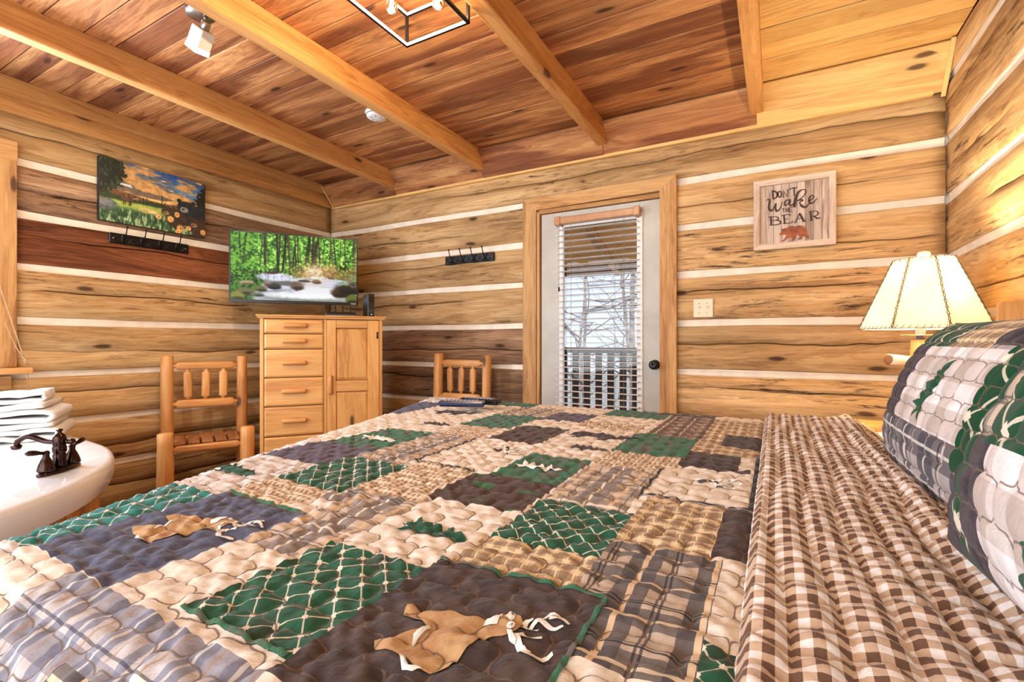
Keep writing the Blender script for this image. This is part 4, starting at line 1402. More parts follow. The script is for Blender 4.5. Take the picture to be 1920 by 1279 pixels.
def along(s_):
    k = int(np.searchsorted(dist, s_)) - 1
    k = max(0, min(k, len(path) - 2))
    f_ = (s_ - dist[k]) / (dist[k + 1] - dist[k] + 1e-9)
    return path[k] * (1 - f_) + path[k + 1] * f_


nb = int(dist[-1] / 0.088)
for k in range(nb):
    s0, s1 = k * dist[-1] / nb, (k + 1) * dist[-1] / nb
    p, q_ = along(s0), along(s1)
    mid = (p + q_) / 2
    ang = math.atan2(q_[1] - p[1], q_[0] - p[0])
    w_ = float(np.hypot(*(q_ - p)))
    o = B().box(-w_ / 2 + .001, w_ / 2 - .001, -0.009, 0.009, 0.0, 0.53, 0.003).make('skirt_board', SK, tub, (mid[0] + 2.9, mid[1] - 0.1, 0), (0, 0, ang))

# faucet on the rim
fdir = math.atan2(0.815 - 0.678, -2.351 + 2.254)     # long axis of the base plate
fc = empty('tub_faucet', (-2.315, 0.738, 0.6205), fdir, 'dark bronze two handle faucet on the tub rim', 'faucet')
# local x runs along the base plate, local +y towards the basin
b = B()
b.lathe([(0.030, 0), (0.030, 0.006), (0.026, 0.016), (0.022, 0.018)], 28)
b.v = [(x * 3.05 if abs(x) > 0 else x, y * 1.05, z) for x, y, z in b.v]
b.make('base_plate', BRONZE, fc)
for s in (-1, 1):
    b = B().lathe([(0.025, 0.014), (0.026, 0.020), (0.022, 0.036), (0.016, 0.052), (0.010, 0.064), (0.009, 0.072), (0.011, 0.078), (0.009, 0.085), (0.004, 0.088)], 20, T(s * 0.058, 0, 0))
    b.make('valve_body', BRONZE, fc)
    hv = B().tube([(s * 0.058, 0, 0.078), (s * 0.078, 0.003, 0.083), (s * 0.098, 0.005, 0.088), (s * 0.120, 0.008, 0.092), (s * 0.128, 0.009, 0.092)], [.006, .006, .0095, .010, .004], 10)
    hv.make('lever_handle', BRONZE, fc)
b = B().lathe([(0.020, 0.014), (0.022, 0.022), (0.019, 0.040), (0.020, 0.060), (0.017, 0.066), (0.021, 0.070), (0.021, 0.088), (0.018, 0.094), (0.021, 0.100), (0.020, 0.122), (0.015, 0.134), (0.007, 0.140), (0.006, 0.146), (0.010, 0.148), (0.010, 0.153), (0.003, 0.156)], 22)
b.make('spout_column', BRONZE, fc)
sp_ = catmull([(0, 0.010, 0.108), (0, 0.035, 0.108), (0, 0.055, 0.112), (0, 0.090, 0.126), (0, 0.112, 0.128), (0, 0.136, 0.114), (0, 0.143, 0.097)], 5)
B().tube(sp_, 0.0095, 12).lathe([(0.012, 0), (0.015, 0.006), (0.016, 0.014), (0.010, 0.018)], 14, T(0, 0.1435, 0.082)).make('spout', BRONZE, fc)
B().tube([(0, -0.015, 0.108), (0, -0.035, 0.108)], [0.006, 0.009], 10).lathe([(0.003, -.014), (0.011, -.006), (0.011, .006), (0.003, .014)], 12, T(0, -0.040, 0.108, rx=PI / 2)).make('diverter_knob', BRONZE, fc)

# towels
TOW = plain('white_terry', (238, 234, 230), 0.95, var=0.02, scale=40, bmp=0.8)


def towel(loc, rz, Lx, Ly, nlay, th, label, seed, top=False):
    """folded towel: one long strip laid back and forth, the folds facing local +x"""
    rs = random.Random(seed)
    pts = []
    z = th / 2
    for k in range(nlay):
        a, c_ = (-Lx / 2, Lx / 2) if k % 2 == 0 else (Lx / 2, -Lx / 2)
        off = rs.uniform(-.012, .012)
        for i in range(11):
            t_ = i / 10
            x = a + (c_ - a) * t_ + off * (1 if k % 2 == 0 else 1)
            pts.append((x, z + 0.003 * math.sin(t_ * 5 + k) + (0.004 * rs.uniform(-1, 1)) + 0.010 * (t_ if k % 2 == 0 else 1 - t_) ** 3 * (k / max(1, nlay - 1))))
        if k < nlay - 1:
            for i in (1, 2, 3):
                an_ = -PI / 2 + PI * i / 4
                sg_ = 1 if k % 2 == 0 else -1
                pts.append((c_ + off + sg_ * math.cos(an_) * th * 0.75, z + th * 0.55 + math.sin(an_) * th * 0.5))
        z += th * 1.05
    ny = 16
    vs, fs = [], []
    m_ = len(pts)
    P2 = np.array(pts)
    tg_ = np.gradient(P2, axis=0)
    tg_ /= np.hypot(tg_[:, 0], tg_[:, 1])[:, None]
    N2 = np.stack([-tg_[:, 1], tg_[:, 0]], 1)
    for s_ in (1, -1):
        for j in range(ny + 1):
            yy = (j / ny - .5) * Ly
            for i in range(m_):
                wob = 0.004 * math.sin(yy * 23 + i * .7 + seed) + 0.003 * math.sin(yy * 61 + i * 1.9)
                hh = th * 0.46 * (0.55 if j in (0, ny) else 1)
                vs.append((P2[i, 0] + N2[i, 0] * hh * s_ + wob * .5, yy, P2[i, 1] + N2[i, 1] * hh * s_ + wob * .45))
    K = (ny + 1) * m_
    for j in range(ny):
        for i in range(m_ - 1):
            a = j * m_ + i
            fs.append((a, a + m_, a + m_ + 1, a + 1))
            fs.append((K + a, K + a + 1, K + a + m_ + 1, K + a + m_))
    for j in range(ny):
        a = j * m_
        fs.append((a, K + a, K + a + m_, a + m_))
        a = j * m_ + m_ - 1
        fs.append((a, a + m_, K + a + m_, K + a))
    for i in range(m_ - 1):
        fs.append((i, i + 1, K + i + 1, K + i))
        a = ny * m_ + i
        fs.append((a, K + a, K + a + 1, a + 1))
    o = link('folded_towel', mesh('folded_towel', vs, fs, True), TOW, None, loc, (0, 0, rz))
    tag(o, label, 'towel', 'white towels stacked on the tub rim')
    return o


tr_ = 0.62
rz_t = math.radians(62)
towel((-3.30, 0.84, 0.622), rz_t, 0.44, 0.34, 3, 0.027, 'folded white towel, bottom of the stack on the tub', 1)
towel((-3.315, 0.825, 0.709), rz_t - .04, 0.41, 0.33, 3, 0.027, 'folded white towel, middle of the stack on the tub', 2)
o = towel((-3.35, 0.80, 0.797), rz_t + .05, 0.42, 0.24, 2, 0.022, 'white towel laid askew on top of the tub stack', 3, True)

# cord hanging from the blind of window 1
cdm = bpy.data.materials['cord']
t = B().tube(catmull([(XL + 0.05, 0.90, 1.55), (XL + 0.055, 0.96, 1.30), (XL + 0.06, 1.025, 1.02), (XL + 0.06, 1.045, 0.965)], 5), 0.003, 6).tube(catmull([(XL + 0.055, 0.955, 1.20), (XL + 0.06, 1.0, 1.06), (XL + 0.065, 1.03, 1.00), (XL + 0.06, 1.04, 0.955)], 5), 0.0025, 6).tube([(XL + 0.065, 1.02, 1.01), (XL + 0.07, 1.035, 0.995), (XL + 0.062, 1.03, 0.985), (XL + 0.07, 1.04, 0.975)], 0.005, 6).tube([(XL + 0.062, 1.045, 0.955), (XL + 0.060, 1.047, 0.80)], 0.002, 6).lathe([(0.003, 0.02), (0.010, 0), (0.003, -.004)], 10, T(XL + 0.06, 1.047, 0.785)).make('blind_cord', plain('tan_cord', (196, 160, 124), 0.8), None)
tag(t, 'knotted tan blind cord hanging over the left window sill', 'cord')

# ---- nightstand and lamp
ns = empty('nightstand', (0.50, 2.49, 0), 0, 'pine nightstand between the bed and the back wall corner', 'nightstand')
B().box(-0.215, 0.24, -0.20, 0.24, 0.71, 0.735, 0.008).make('top_board', PINE, ns)
B().box(-0.185, 0.215, -0.17, 0.225, 0.12, 0.71, 0.004).make('body', PINEZ, ns)
for z in (0.42, 0.58):
    o = panelled(B(), -0.17, 0.20, z - 0.07, z + 0.07, -0.19).make('drawer', PINE, ns)
    loghandle(o, (0.015, -0.19, z))
for sx in (-0.16, 0.19):
    for sy in (-0.15, 0.20):
        B().lathe([(0.022, 0), (0.026, 0.12)], 12).make('leg', CEDZ, ns, (sx, sy, 0))

LPX, LPY = 0.520, 2.46
lp = empty('table_lamp', (LPX, LPY, 0.7355), 0, 'lit rustic lamp with laced parchment shade by the headboard', 'lamp')
SHM = bpy.data.materials.new('parchment_shade')
SHM.use_nodes = True
X.nt = SHM.node_tree
nt = SHM.node_tree
pb_ = nt.nodes['Principled BSDF']
pb_.inputs['Roughness'].default_value = 0.7
cc = ramp(noise(objco(), 9, 5), [(0.3, (242, 228, 202)), (0.7, (250, 242, 224))])
setc(pb_, cc)
tl = nt.nodes.new('ShaderNodeBsdfTranslucent')
nt.links.new(cc.k, tl.inputs[0])
mx = nt.nodes.new('ShaderNodeMixShader')
mx.inputs[0].default_value = 0.30
nt.links.new(pb_.outputs[0], mx.inputs[1])
nt.links.new(tl.outputs[0], mx.inputs[2])
nt.links.new(mx.outputs[0], nt.nodes['Material Output'].inputs[0])
LACE = plain('leather_lacing', (128, 112, 84), 0.8, var=0.2)
RB, RT, ZB, ZT = 0.215, 0.098, 0.413, 0.690
NS = 8
ph0 = math.radians(8)
cor = []
for k in range(NS):
    a = ph0 + 2 * PI * k / NS
    cor.append((Vector((RB * math.cos(a), RB * math.sin(a), ZB)), Vector((RT * math.cos(a), RT * math.sin(a), ZT))))
shade = None
for k in range(NS):
    a0_, a1__ = cor[k], cor[(k + 1) % NS]
    vs = [a0_[0], a1__[0], a1__[1], a0_[1]]
    cen = (vs[0] + vs[1] + vs[2] + vs[3]) / 4
    nrm_ = Vector((cen.x, cen.y, 0)).normalized() * 0.0012
    vv = [v_ - nrm_ for v_ in vs] + [v_ + nrm_ for v_ in vs]
    me = mesh('shade_panel', vv, [(0, 3, 2, 1), (4, 5, 6, 7), (0, 1, 5, 4), (1, 2, 6, 5), (2, 3, 7, 6), (3, 0, 4, 7)])
    link('shade_panel', me, SHM, lp)
for k in range(NS):
    lb, ltp = cor[k]
    b = B()
    rs = random.Random(k)
    pts = [lb.lerp(ltp, i / 30) * 1.0 for i in range(31)]
    ax = (ltp - lb).normalized()
    rd = Vector((lb.x, lb.y, 0)).normalized()
    sd = ax.cross(rd).normalized()
    for ph in (0, PI):
        b.tube([p + rd * 0.003 + (sd * math.sin(i * 1.3 + ph) * 0.0035 + rd * math.cos(i * 1.3 + ph) * 0.002) for i, p in enumerate(pts)], 0.0016, 5)
    for i in range(2, 30, 3):
        s_ = rs.choice((-1, 1))
        p = pts[i] + rd * 0.004
        b.tube([p, p + sd * s_ * 0.010 + ax * 0.006 + rd * .001], [0.0014, 0.0006], 4)
    b.make('lacing', LACE, lp)
for zz, sel in ((ZB, 0), (ZT, 1)):
    b = B()
    for k in range(NS):
        p, q_ = cor[k][sel], cor[(k + 1) % NS][sel]
        dr_ = (q_ - p)
        cnt = int(dr_.length / 0.019)
        for i in range(cnt):
            s_ = p + dr_ * ((i + .3) / cnt)
            rd = Vector((s_.x, s_.y, 0)).normalized()
            up_ = Vector((0, 0, 1)) if sel == 0 else Vector((0, 0, -1))
            b.tube([s_ + rd * .003, s_ + rd * 0.003 + dr_.normalized() * 0.008 + up_ * 0.011 - (rd * .006 if sel == 0 else -rd * 0.006)], 0.0011, 4)
    for k in range(NS):
        b.tube([cor[k][sel], cor[(k + 1) % NS][sel]], 0.0016, 6)
    b.make('rim_stitching', LACE, lp)
PALE = plain('peeled_branch', (240, 214, 190), 0.5, var=0.06)
B().lathe([(0.004, ZT - .02), (0.006, ZT + 0.002), (0.018, ZT + .008), (0.022, ZT + 0.020), (0.018, ZT + 0.030), (0.004, ZT + 0.034)], 16).make('finial', PALE, lp)
hp = B()
for k in range(3):
    a = ph0 + k * 2 * PI / 3
    hp.tube([(0, 0, ZT - .012), (RT * .95 * math.cos(a), RT * .95 * math.sin(a), ZT - .004)], 0.002, 6)
hp.make('shade_spider', NICKEL, lp)
B().lathe([(0.10, 0), (0.105, 0.012), (0.09, 0.022)], 24).make('base', CEDZ, lp)
logpost('lamp_post', 0.034, 0.345, CEDZ, lp, (-0.01, 0, 0.02), (0, 0), 5)
B().lathe([(0.060, 0), (0.062, 0.002), (0.060, 0.004)], 28).make('drip_plate', plain('tarnished_brass', (170, 130, 70), 0.3, 0.8), lp, (-0.01, 0, 0.385))
B().lathe([(0.014, 0.352), (0.014, 0.388), (0.016, 0.39), (0.016, 0.44), (0.013, 0.45)], 16).make('socket', plain('grey_socket', (146, 138, 150), 0.5, 0.3), lp, (-0.01, 0, 0))
B().lathe([(0.013, 0.45), (0.022, 0.475), (0.030, 0.505), (0.026, 0.535), (0.010, 0.552), (0.001, 0.554)], 20, caps=False).make('bulb', emit('lit_bulb', (255, 226, 180), 14), lp, (-0.01, 0, 0))
B().tube([(-0.02, -0.01, 0.285), (-0.075, -0.045, 0.288), (-0.125, -0.075, 0.292)], [0.017, .019, .021], 14).make('branch_stub', PALE, lp)
B().lathe([(0.0215, 0), (0.0165, 0.0012), (0.0160, 0.0014), (0.001, 0.0015)], 20, Matrix.Translation((-0.1252, -0.0751, 0.292)) @ Vector((-0.05, -0.03, 0.004)).to_track_quat('Z', 'Y').to_matrix().to_4x4()).make('cut_end', plain('brown_pith', (150, 100, 62), 0.6), lp)
point('lamp_glow', (LPX - 0.01, LPY, 0.7355 + 0.60), 24, (1.0, 0.83, 0.58), 0.03)

# ---- bed under the quilt
bed = empty('log_bed', (-0.35, 1.1, 0), 0, 'king bed with a log headboard against the right wall', 'bed')
MATT = plain('white_mattress', (226, 222, 214), 0.8)


def Bbed(*a): return B().box(*a)


B().box(-0.64, 1.03, -0.86, 0.86, 0.42, 0.72, 0.04).make('mattress', MATT, bed)
B().box(-0.62, 1.03, -0.84, 0.84, 0.20, 0.415, 0.02).make('box_spring', MATT, bed)
for (x, y) in ((0.99, -1.00), (0.99, 0.93)):
    logpost('headboard_post', 0.058, 1.215, CEDZ, bed, (x + 0.02, y, 0), (0, 0), int(10 * (y + 3)))
for z in (0.78, 1.08):
    B().lathe([(0.018, -0.95), (0.034, -0.89), (0.036, 0), (0.034, 0.89), (0.018, 0.95)], 16, T(rx=PI / 2)).make('headboard_rail', CEDX, bed, (1.02, -0.035, z))
for i in range(9):
    B().lathe([(0.012, 0), (0.024, 0.03), (0.024, 0.22), (0.012, 0.25)], 12).make('headboard_spindle', CEDZ, bed, (1.02, -0.82 + i * 0.19, 0.805))
for (x, y) in ((-0.55, -0.75), (-0.45, 0.75), (0.9, -0.75), (0.9, 0.75)):
    B().lathe([(0.04, 0), (0.045, 0.2)], 14).make('leg', CEDZ, bed, (x, y, 0))

# ================================================================== QUILT
# fabric patterns; uv is measured in metres on the cloth


def fabric(name, fn, rough=0.9, stitch=0.85):
    m, b = newmat(name, rough)
    b.inputs['Specular IOR Level'].default_value = 0.12
    b.inputs['Sheen Weight'].default_value = 0.10
    b.inputs['Sheen Roughness'].default_value = 0.5
    uvv = uvco()
    s = sep(uvv)
    col = fn(s[0], s[1], uvv)
    mott = noise(vec(s[0] * 40.0, s[1] * 40.0, 3.0), 1.0, 3)
    col = mix(mott.step(0.25, 0.75) * 0.16 + 0.04, col, (30, 22, 20), 'MIX')
    if stitch:
        a = (s[0] + s[1]) * (0.70711 / 0.054)
        c_ = (s[0] - s[1]) * (0.70711 / 0.054)
        f1 = ((a + (c_ * (2 * PI)).sin() * 0.17) * PI).sin().abs()
        f2 = ((c_ + (a * (2 * PI)).sin() * 0.17) * PI).sin().abs()
        ln = 1.0 - f1.min(f2).step(0.035, 0.11)
        col = mix(ln * stitch, col, (112, 92, 78))
    setc(b, col)
    bump(b, noise(vec((s[0] + s[1]) * 45.0, (s[0] - s[1]) * 120.0, 0.0), 1.0, 3, 0.6, 0.5), 0.5, 0.004)
    return m


def gingham(c0, c1, c2, p):
    def fn(u, v, w):
        a = (u / p).fract().gt(0.5)
        b = (v / p).fract().gt(0.5)
        f = (a + b) * 0.5
        return ramp(f, [(0.0, c0), (0.5, c1), (1.0, c2)])
    return fn


def soft_bands(c, t, period, off, w):
    """1 inside a stripe of width w (fraction) starting at off"""
    f = (t / period + (1.0 - off)).fract()
    return f.lt(w)


def plaid(base, bands):
    def fn(u, v, w):
        col = mix(0.0, base, base)
        for (ax, period, off, wd, c_, amt) in bands:
            col = mix(soft_bands(None, u if ax == 'u' else v, period, off, wd) * amt, col, c_)
        return col
    return fn


def diamonds(base, line, p):
    def fn(u, v, w):
        r = (u + v) * (0.7071 / p)
        s = (u - v) * (0.7071 / p)
        fr_ = (r.fract() - 0.5).abs()
        fs_ = (s.fract() - 0.5).abs()
        ln = fr_.lt(0.032).max(fs_.lt(0.032))
        dm = (fr_.max(fs_)).lt(0.105)
        n = noise(vec(u * 14.0, v * 14.0, 0.0), 1.0, 2).step(0.55, 0.66)
        cb_ = mix(n * 0.5, base, (62, 52, 46))
        return mix((ln * 0.75).max(dm), cb_, line)
    return fn


def solid(c0, c1, sc_=22.0, lo=0.42, hi=0.58):
    def fn(u, v, w):
        n = noise(vec(u * sc_, v * sc_ * 1.6, 0.0), 1.0, 3, 0.6, 0.4).step(lo, hi)
        return mix(n, c0, c1)
    return fn


CREAM = (240, 228, 214)
F = {
    'green': fabric('green_diamond_cloth', diamonds((40, 92, 66), (240, 228, 208), 0.0285)),
    'teal': fabric('teal_dotted_cloth', diamonds((44, 126, 116), (232, 228, 220), 0.0285)),
    'greenplain': fabric('mottled_green_cloth', solid((60, 112, 82), (104, 98, 90), 17.0, 0.52, 0.62)),
    'dark': fabric('dark_brown_suede_cloth', solid((88, 72, 66), (72, 60, 58))),
    'darkgreen': fabric('brown_cloth_with_green_streaks', solid((82, 62, 54), (52, 110, 62), 13.0, 0.58, 0.66)),
    'slate': fabric('slate_and_daylit_brown_cloth', solid((98, 102, 126), (82, 84, 104))),
    'purple': fabric('dusky_purple_cloth', solid((96, 84, 98), (62, 112, 98), 13.0, 0.58, 0.66)),
    'cream': fabric('cream_gingham_cloth', gingham(CREAM, (238, 224, 206), (232, 216, 196), 0.030)),
    'white': fabric('white_gingham_cloth', gingham((238, 232, 228), (226, 216, 208), (206, 192, 182), 0.030)),
    'fine': fabric('fine_checked_cloth', gingham((240, 224, 200), (218, 192, 158), (160, 128, 96), 0.0125)),
    'tan': fabric('tan_checked_cloth', plaid((228, 202, 164), [('u', .024, 0, .5, (176, 142, 104), .75), ('v', .024, 0, .5, (120, 92, 70), .62), ('u', .024, .72, .10, (244, 214, 160), .9), ('v', .024, .72, .10, (244, 220, 176), .8)])),
    'taupe': fabric('taupe_plaid_cloth', plaid((206, 186, 166), [('u', .11, 0, .45, (120, 112, 110), .75), ('v', .10, .1, .40, (128, 116, 110), .6), ('u', .11, .18, .05, (240, 222, 196), .9), ('u', .11, .62, .08, (226, 190, 148), .9), ('v', .10, .25, .05, (240, 224, 204), .85), ('v', .10, .75, .04, (70, 62, 66), .7), ('v', .10, .82, .03, (70, 62, 66), .7), ('u', .11, .80, .03, (70, 62, 66), .6)])),
    'plaid': fabric('charcoal_plaid_cloth', plaid((196, 176, 156), [('u', .085, 0, .48, (82, 76, 80), .85), ('v', .080, .1, .48, (84, 78, 80), .8), ('u', .085, .20, .08, (236, 206, 166), .85), ('v', .080, .30, .07, (238, 216, 184), .8), ('v', .080, .66, .035, (48, 42, 46), .9), ('v', .080, .73, .035, (48, 42, 46), .9), ('u', .085, .62, .035, (50, 46, 50), .8), ('u', .085, .69, .035, (50, 46, 50), .8)])),
    'bplaid': fabric('blue_grey_plaid_cloth', plaid((196, 188, 186), [('u', .055, 0, .48, (110, 116, 140), .7), ('v', .060, .1, .48, (112, 112, 128), .6), ('u', .055, .20, .08, (226, 216, 206), .7), ('v', .060, .66, .05, (60, 60, 76), .7), ('u', .055, .62, .06, (168, 132, 100), .6)])),
    'bprown': fabric('brown_plaid_cloth', plaid((178, 152, 130), [('u', .07, 0, .5, (104, 80, 68), .8), ('v', .07, .1, .45, (92, 70, 62), .7), ('u', .07, .2, .08, (232, 204, 168), .8), ('v', .07, .7, .06, (48, 40, 40), .8)])),
    'gross': fabric('brown_and_white_gingham_cloth', gingham((244, 236, 230), (206, 176, 148), (112, 82, 64), 0.0200), stitch=0.0),
    'leafgreen': fabric('applique_green_cloth', solid((26, 72, 48), (38, 92, 64), 40.0)),
    'darkleaf': fabric('applique_dark_cloth', solid((70, 58, 58), (90, 74, 70), 40.0)),
    'buff': fabric('applique_tan_cloth', solid((206, 168, 120), (190, 146, 100), 18.0)),
    'bone': fabric('applique_cream_cloth', solid((252, 248, 240), (244, 236, 224), 40.0), stitch=0.0),
    'ink': fabric('applique_charcoal_cloth', solid((50, 46, 48), (64, 58, 58), 40.0)),
    'pgreen': fabric('pillow_green_diamond_cloth', diamonds((24, 74, 46), (238, 226, 204), 0.075)),
    'pging': fabric('pillow_taupe_gingham_cloth', gingham((240, 234, 232), (218, 206, 200), (196, 180, 170), 0.100)),
    'pdark': fabric('pillow_dark_plum_cloth', solid((78, 66, 72), (60, 52, 58))),
    'pplaid': fabric('pillow_charcoal_plaid_cloth', plaid((178, 168, 166), [('u', .13, 0, .5, (70, 70, 84), .85), ('v', .12, .1, .5, (76, 74, 82), .75), ('u', .13, .22, .06, (226, 216, 210), .85), ('v', .12, .3, .05, (230, 220, 212), .8), ('v', .12, .7, .03, (40, 36, 40), .9), ('v', .12, .76, .03, (220, 206, 196), .9), ('u', .13, .66, .03, (40, 36, 42), .8), ('u', .13, .72, .03, (214, 200, 190), .8)])),
}

Z0 = 0.80


def puff(U, V, p=0.054, amp=0.0062, rot=True):
    if rot:
        a = (U + V) / math.sqrt(2) / p
        b = (U - V) / math.sqrt(2) / p
    else:
        a, b = U / p, V / p
    f1 = np.abs(np.sin(PI * (a + 0.17 * np.sin(2 * PI * b))))
    f2 = np.abs(np.sin(PI * (b + 0.17 * np.sin(2 * PI * a))))
    q = f1 * f2
    return amp * (0.72 * (1 - np.exp(-q * 6.5)) + 0.28 * q)


def wr(U, V, s=1.0):
    return s * (0.0011 * np.sin(U * 210 + 3 * np.sin(V * 37)) * np.sin(V * 61 + 2 * np.sin(U * 47)) + 0.0013 * np.sin(V * 150 + U * 90 + 4 * np.sin(U * 29 + V * 13)) + 0.0009 * np.sin(V * 331 - U * 117 + 3 * np.sin(U * 53)))


QY0, QY1, QR = 0.27, 2.00, 0.12


def quilt_pos(U, V, h):
    Yc = np.clip(V, QY0, QY1)
    a = -(0.885 + 0.335 * Yc)
    dx = np.maximum(0, a - U)
    dy = np.where(V < QY0, QY0 - V, np.maximum(0, V - QY1))
    sy = np.where(V < QY0, -1.0, 1.0)
    d = np.hypot(dx, dy) + 1e-9
    nx, ny = -dx / d, sy * dy / d
    th = np.minimum(d / QR, PI / 2)
    over = np.maximum(0, d - QR * PI / 2)
    s_ = QR * np.sin(th)
    fold = 0.016 * np.sin((U * 7 + V * 9)) * sm(over, 0, .25)
    x = U + dx + nx * (s_ + fold)
    y = Yc + ny * (s_ + fold)
    z = Z0 - QR * (1 - np.cos(th)) - over
    # gentle crown and sag of the mattress
    z = z + 0.006 * np.sin(U * 4.2 + 1) * np.sin(V * 3.1)
    hx, hy, hz = nx * np.sin(th), ny * np.sin(th), np.cos(th)
    return np.stack([x + hx * h, y + hy * h, z + hz * h], -1)


PT = [  # kind, x0, x1, y0, y1 ; later entries lie on top
    ('cream', -2.3, -.03, -.75, 2.75),
    ('slate', -2.3, -1.16, -.75, .53), ('white', -2.3, -.92, -.75, .27), ('bplaid', -2.3, -.60, -.75, .20), ('cream', -.955, -.585, .16, .27),
    ('bplaid', -.80, -.395, -.75, .27), ('plaid', -.62, -.52, -.75, .20), ('cream', -.52, -.405, -.75, .22),
    ('slate', -2.3, -1.17, .27, .95), ('white', -1.50, -1.17, .27, .95), ('slate', -2.3, -1.24, .50, .80),
    ('cream', -2.3, -1.155, .955, 1.52), ('slate', -2.3, -1.36, 1.5, 1.85), ('white', -2.3, -1.36, 1.85, 2.3), ('cream', -1.35, -1.0, 1.5, 1.9),
    ('teal', -1.165, -.945, .262, .530), ('slate', -.945, -.712, .272, .555),  # slate deer patch: dark brown cloth with window daylight painted in as blue
    ('cream', -.712, -.585, .27, .47), ('taupe', -.712, -.575, .44, .66), ('green', -.585, -.402, .290, .498),
    ('white', -1.165, -.955, .530, .772), ('fine', -.955, -.77, .555, .662), ('taupe', -.77, -.575, .62, .72),
    ('green', -.955, -.757, .662, .872), ('purple', -1.17, -.955, .772, .958), ('greenplain', -1.155, -.955, .958, 1.22),
    ('fine', -.757, -.592, .70, .915), ('taupe', -.955, -.78, .872, 1.22), ('cream', -1.155, -.955, 1.22, 1.52),
    ('cream', -.575, -.392, .498, .728), ('darkgreen', -.592, -.39, .728, .905), ('greenplain', -.557, -.39, .905, 1.118),
    ('cream', -.78, -.557, .915, 1.215), ('cream', -.557, -.39, 1.118, 1.52), ('fine', -.955, -.78, 1.22, 1.38),
    ('dark', -.402, -.168, .268, .528), ('tan', -.39, -.205, .528, .622), ('green', -.385, -.210, .622, .822),
    ('taupe', -.385, -.228, .822, 1.10), ('fine', -.385, -.20, 1.10, 1.25),
    ('cream', -.168, -.03, -.75, .425), ('cream', -.40, -.168, -.75, .268), ('plaid', -.168, -.060, .415, .690), ('plaid', -.210, -.165, .530, .690),
    ('cream', -.060, -.03, .49, .70), ('green', -.060, -.03, .415, .492), ('tan', -.210, -.077, .690, .920), ('dark', -.077, -.022, .700, .920),
    ('cream', -.228, -.03, .920, 1.155), ('dark', -.205, -.048, 1.18, 1.362), ('cream', -.075, -.045, 1.22, 1.36),
    ('tan', -.20, -.03, 1.362, 1.95), ('dark', -.136, -.03, 1.472, 1.662), ('bprown', -.355, -.195, 1.52, 1.96),
    ('greenplain', -.386, -.20, 1.25, 1.52), ('darkgreen', -.762, -.585, 1.215, 1.46), ('greenplain', -.985, -.772, 1.375, 1.66),
    ('purple', -.78, -.60, 1.60, 1.80), ('taupe', -.985, -.77, 1.66, 1.90), ('greenplain', -.60, -.36, 1.82, 2.06), ('greenplain', -1.20, -.95, 1.90, 2.12),
    ('dark', -.42, -.2, 1.96, 2.1), ('fine', -.60, -.385, 1.52, 1.66), ('white', -2.3, -.03, 2.10, 2.75),
]


def lines(vals, lo, hi, stepf):
    vs_ = sorted(set([round(v_, 4) for v_ in vals if lo < v_ < hi] + [lo, hi]))
    out_ = []
    for a, b in zip(vs_[:-1], vs_[1:]):
        k = max(1, int(math.ceil((b - a) / stepf((a + b) / 2))))
        out_ += [a + (b - a) * i / k for i in range(k)]
    out_.append(hi)
    return np.array(out_)


gx = lines([p[1] for p in PT] + [p[2] for p in PT], -1.95, -.03, lambda c_: 0.0055 if c_ > -1.5 else .014)
gy = lines([p[3] for p in PT] + [p[4] for p in PT], -.25, 2.45, lambda c_: 0.0045 if c_ < .75 else (0.0065 if c_ < 1.3 else 0.011))
GX, GY = np.meshgrid(gx, gy, indexing='ij')
H = puff(GX, GY) + wr(GX, GY)
H = H * (0.25 + 0.75 * sm(np.abs(GX + 0.03), 0.0, 0.012))
CO = quilt_pos(GX, GY, H)
own = np.zeros((len(gx) - 1, len(gy) - 1), int)
cxs = (gx[:-1] + gx[1:]) / 2
cys = (gy[:-1] + gy[1:]) / 2
for i, p in enumerate(PT):
    own[np.ix_((cxs > p[1]) & (cxs < p[2]), (cys > p[3]) & (cys < p[4]))] = i
# every separate piece of cloth becomes a patch of its own
bxs = sorted(set([round(v_, 4) for p in PT for v_ in p[1:3] if -1.95 < v_ < -.03] + [-1.95, -.03]))
bys = sorted(set([round(v_, 4) for p in PT for v_ in p[3:5] if -.25 < v_ < 2.45] + [-.25, 2.45]))
ci = np.clip(np.searchsorted(bxs, cxs) - 1, 0, len(bxs) - 2)
cj = np.clip(np.searchsorted(bys, cys) - 1, 0, len(bys) - 2)
coarse = np.zeros((len(bxs) - 1, len(bys) - 1), int)
coarse[np.ix_(ci, cj)] = own[np.ix_(range(len(cxs)), range(len(cys)))]
lab = -np.ones_like(coarse)
KIND = []
for i in range(coarse.shape[0]):
    for j in range(coarse.shape[1]):
        if lab[i, j] >= 0: continue
        KIND.append(PT[coarse[i, j]][0])
        st = [(i, j)]
        lab[i, j] = len(KIND) - 1
        while st:
            a, b = st.pop()
            for a2, b2 in ((a + 1, b), (a - 1, b), (a, b + 1), (a, b - 1)):
                if 0 <= a2 < coarse.shape[0] and 0 <= b2 < coarse.shape[1] and lab[a2, b2] < 0 and coarse[a2, b2] == coarse[a, b]:
                    lab[a2, b2] = len(KIND) - 1
                    st.append((a2, b2))
own = lab[np.ix_(ci, cj)]
quilt = empty('patchwork_quilt', (0, 0, 0), 0, 'quilted patchwork bedspread of green, cream and brown lodge patches', 'quilt')
patch_objs = {}


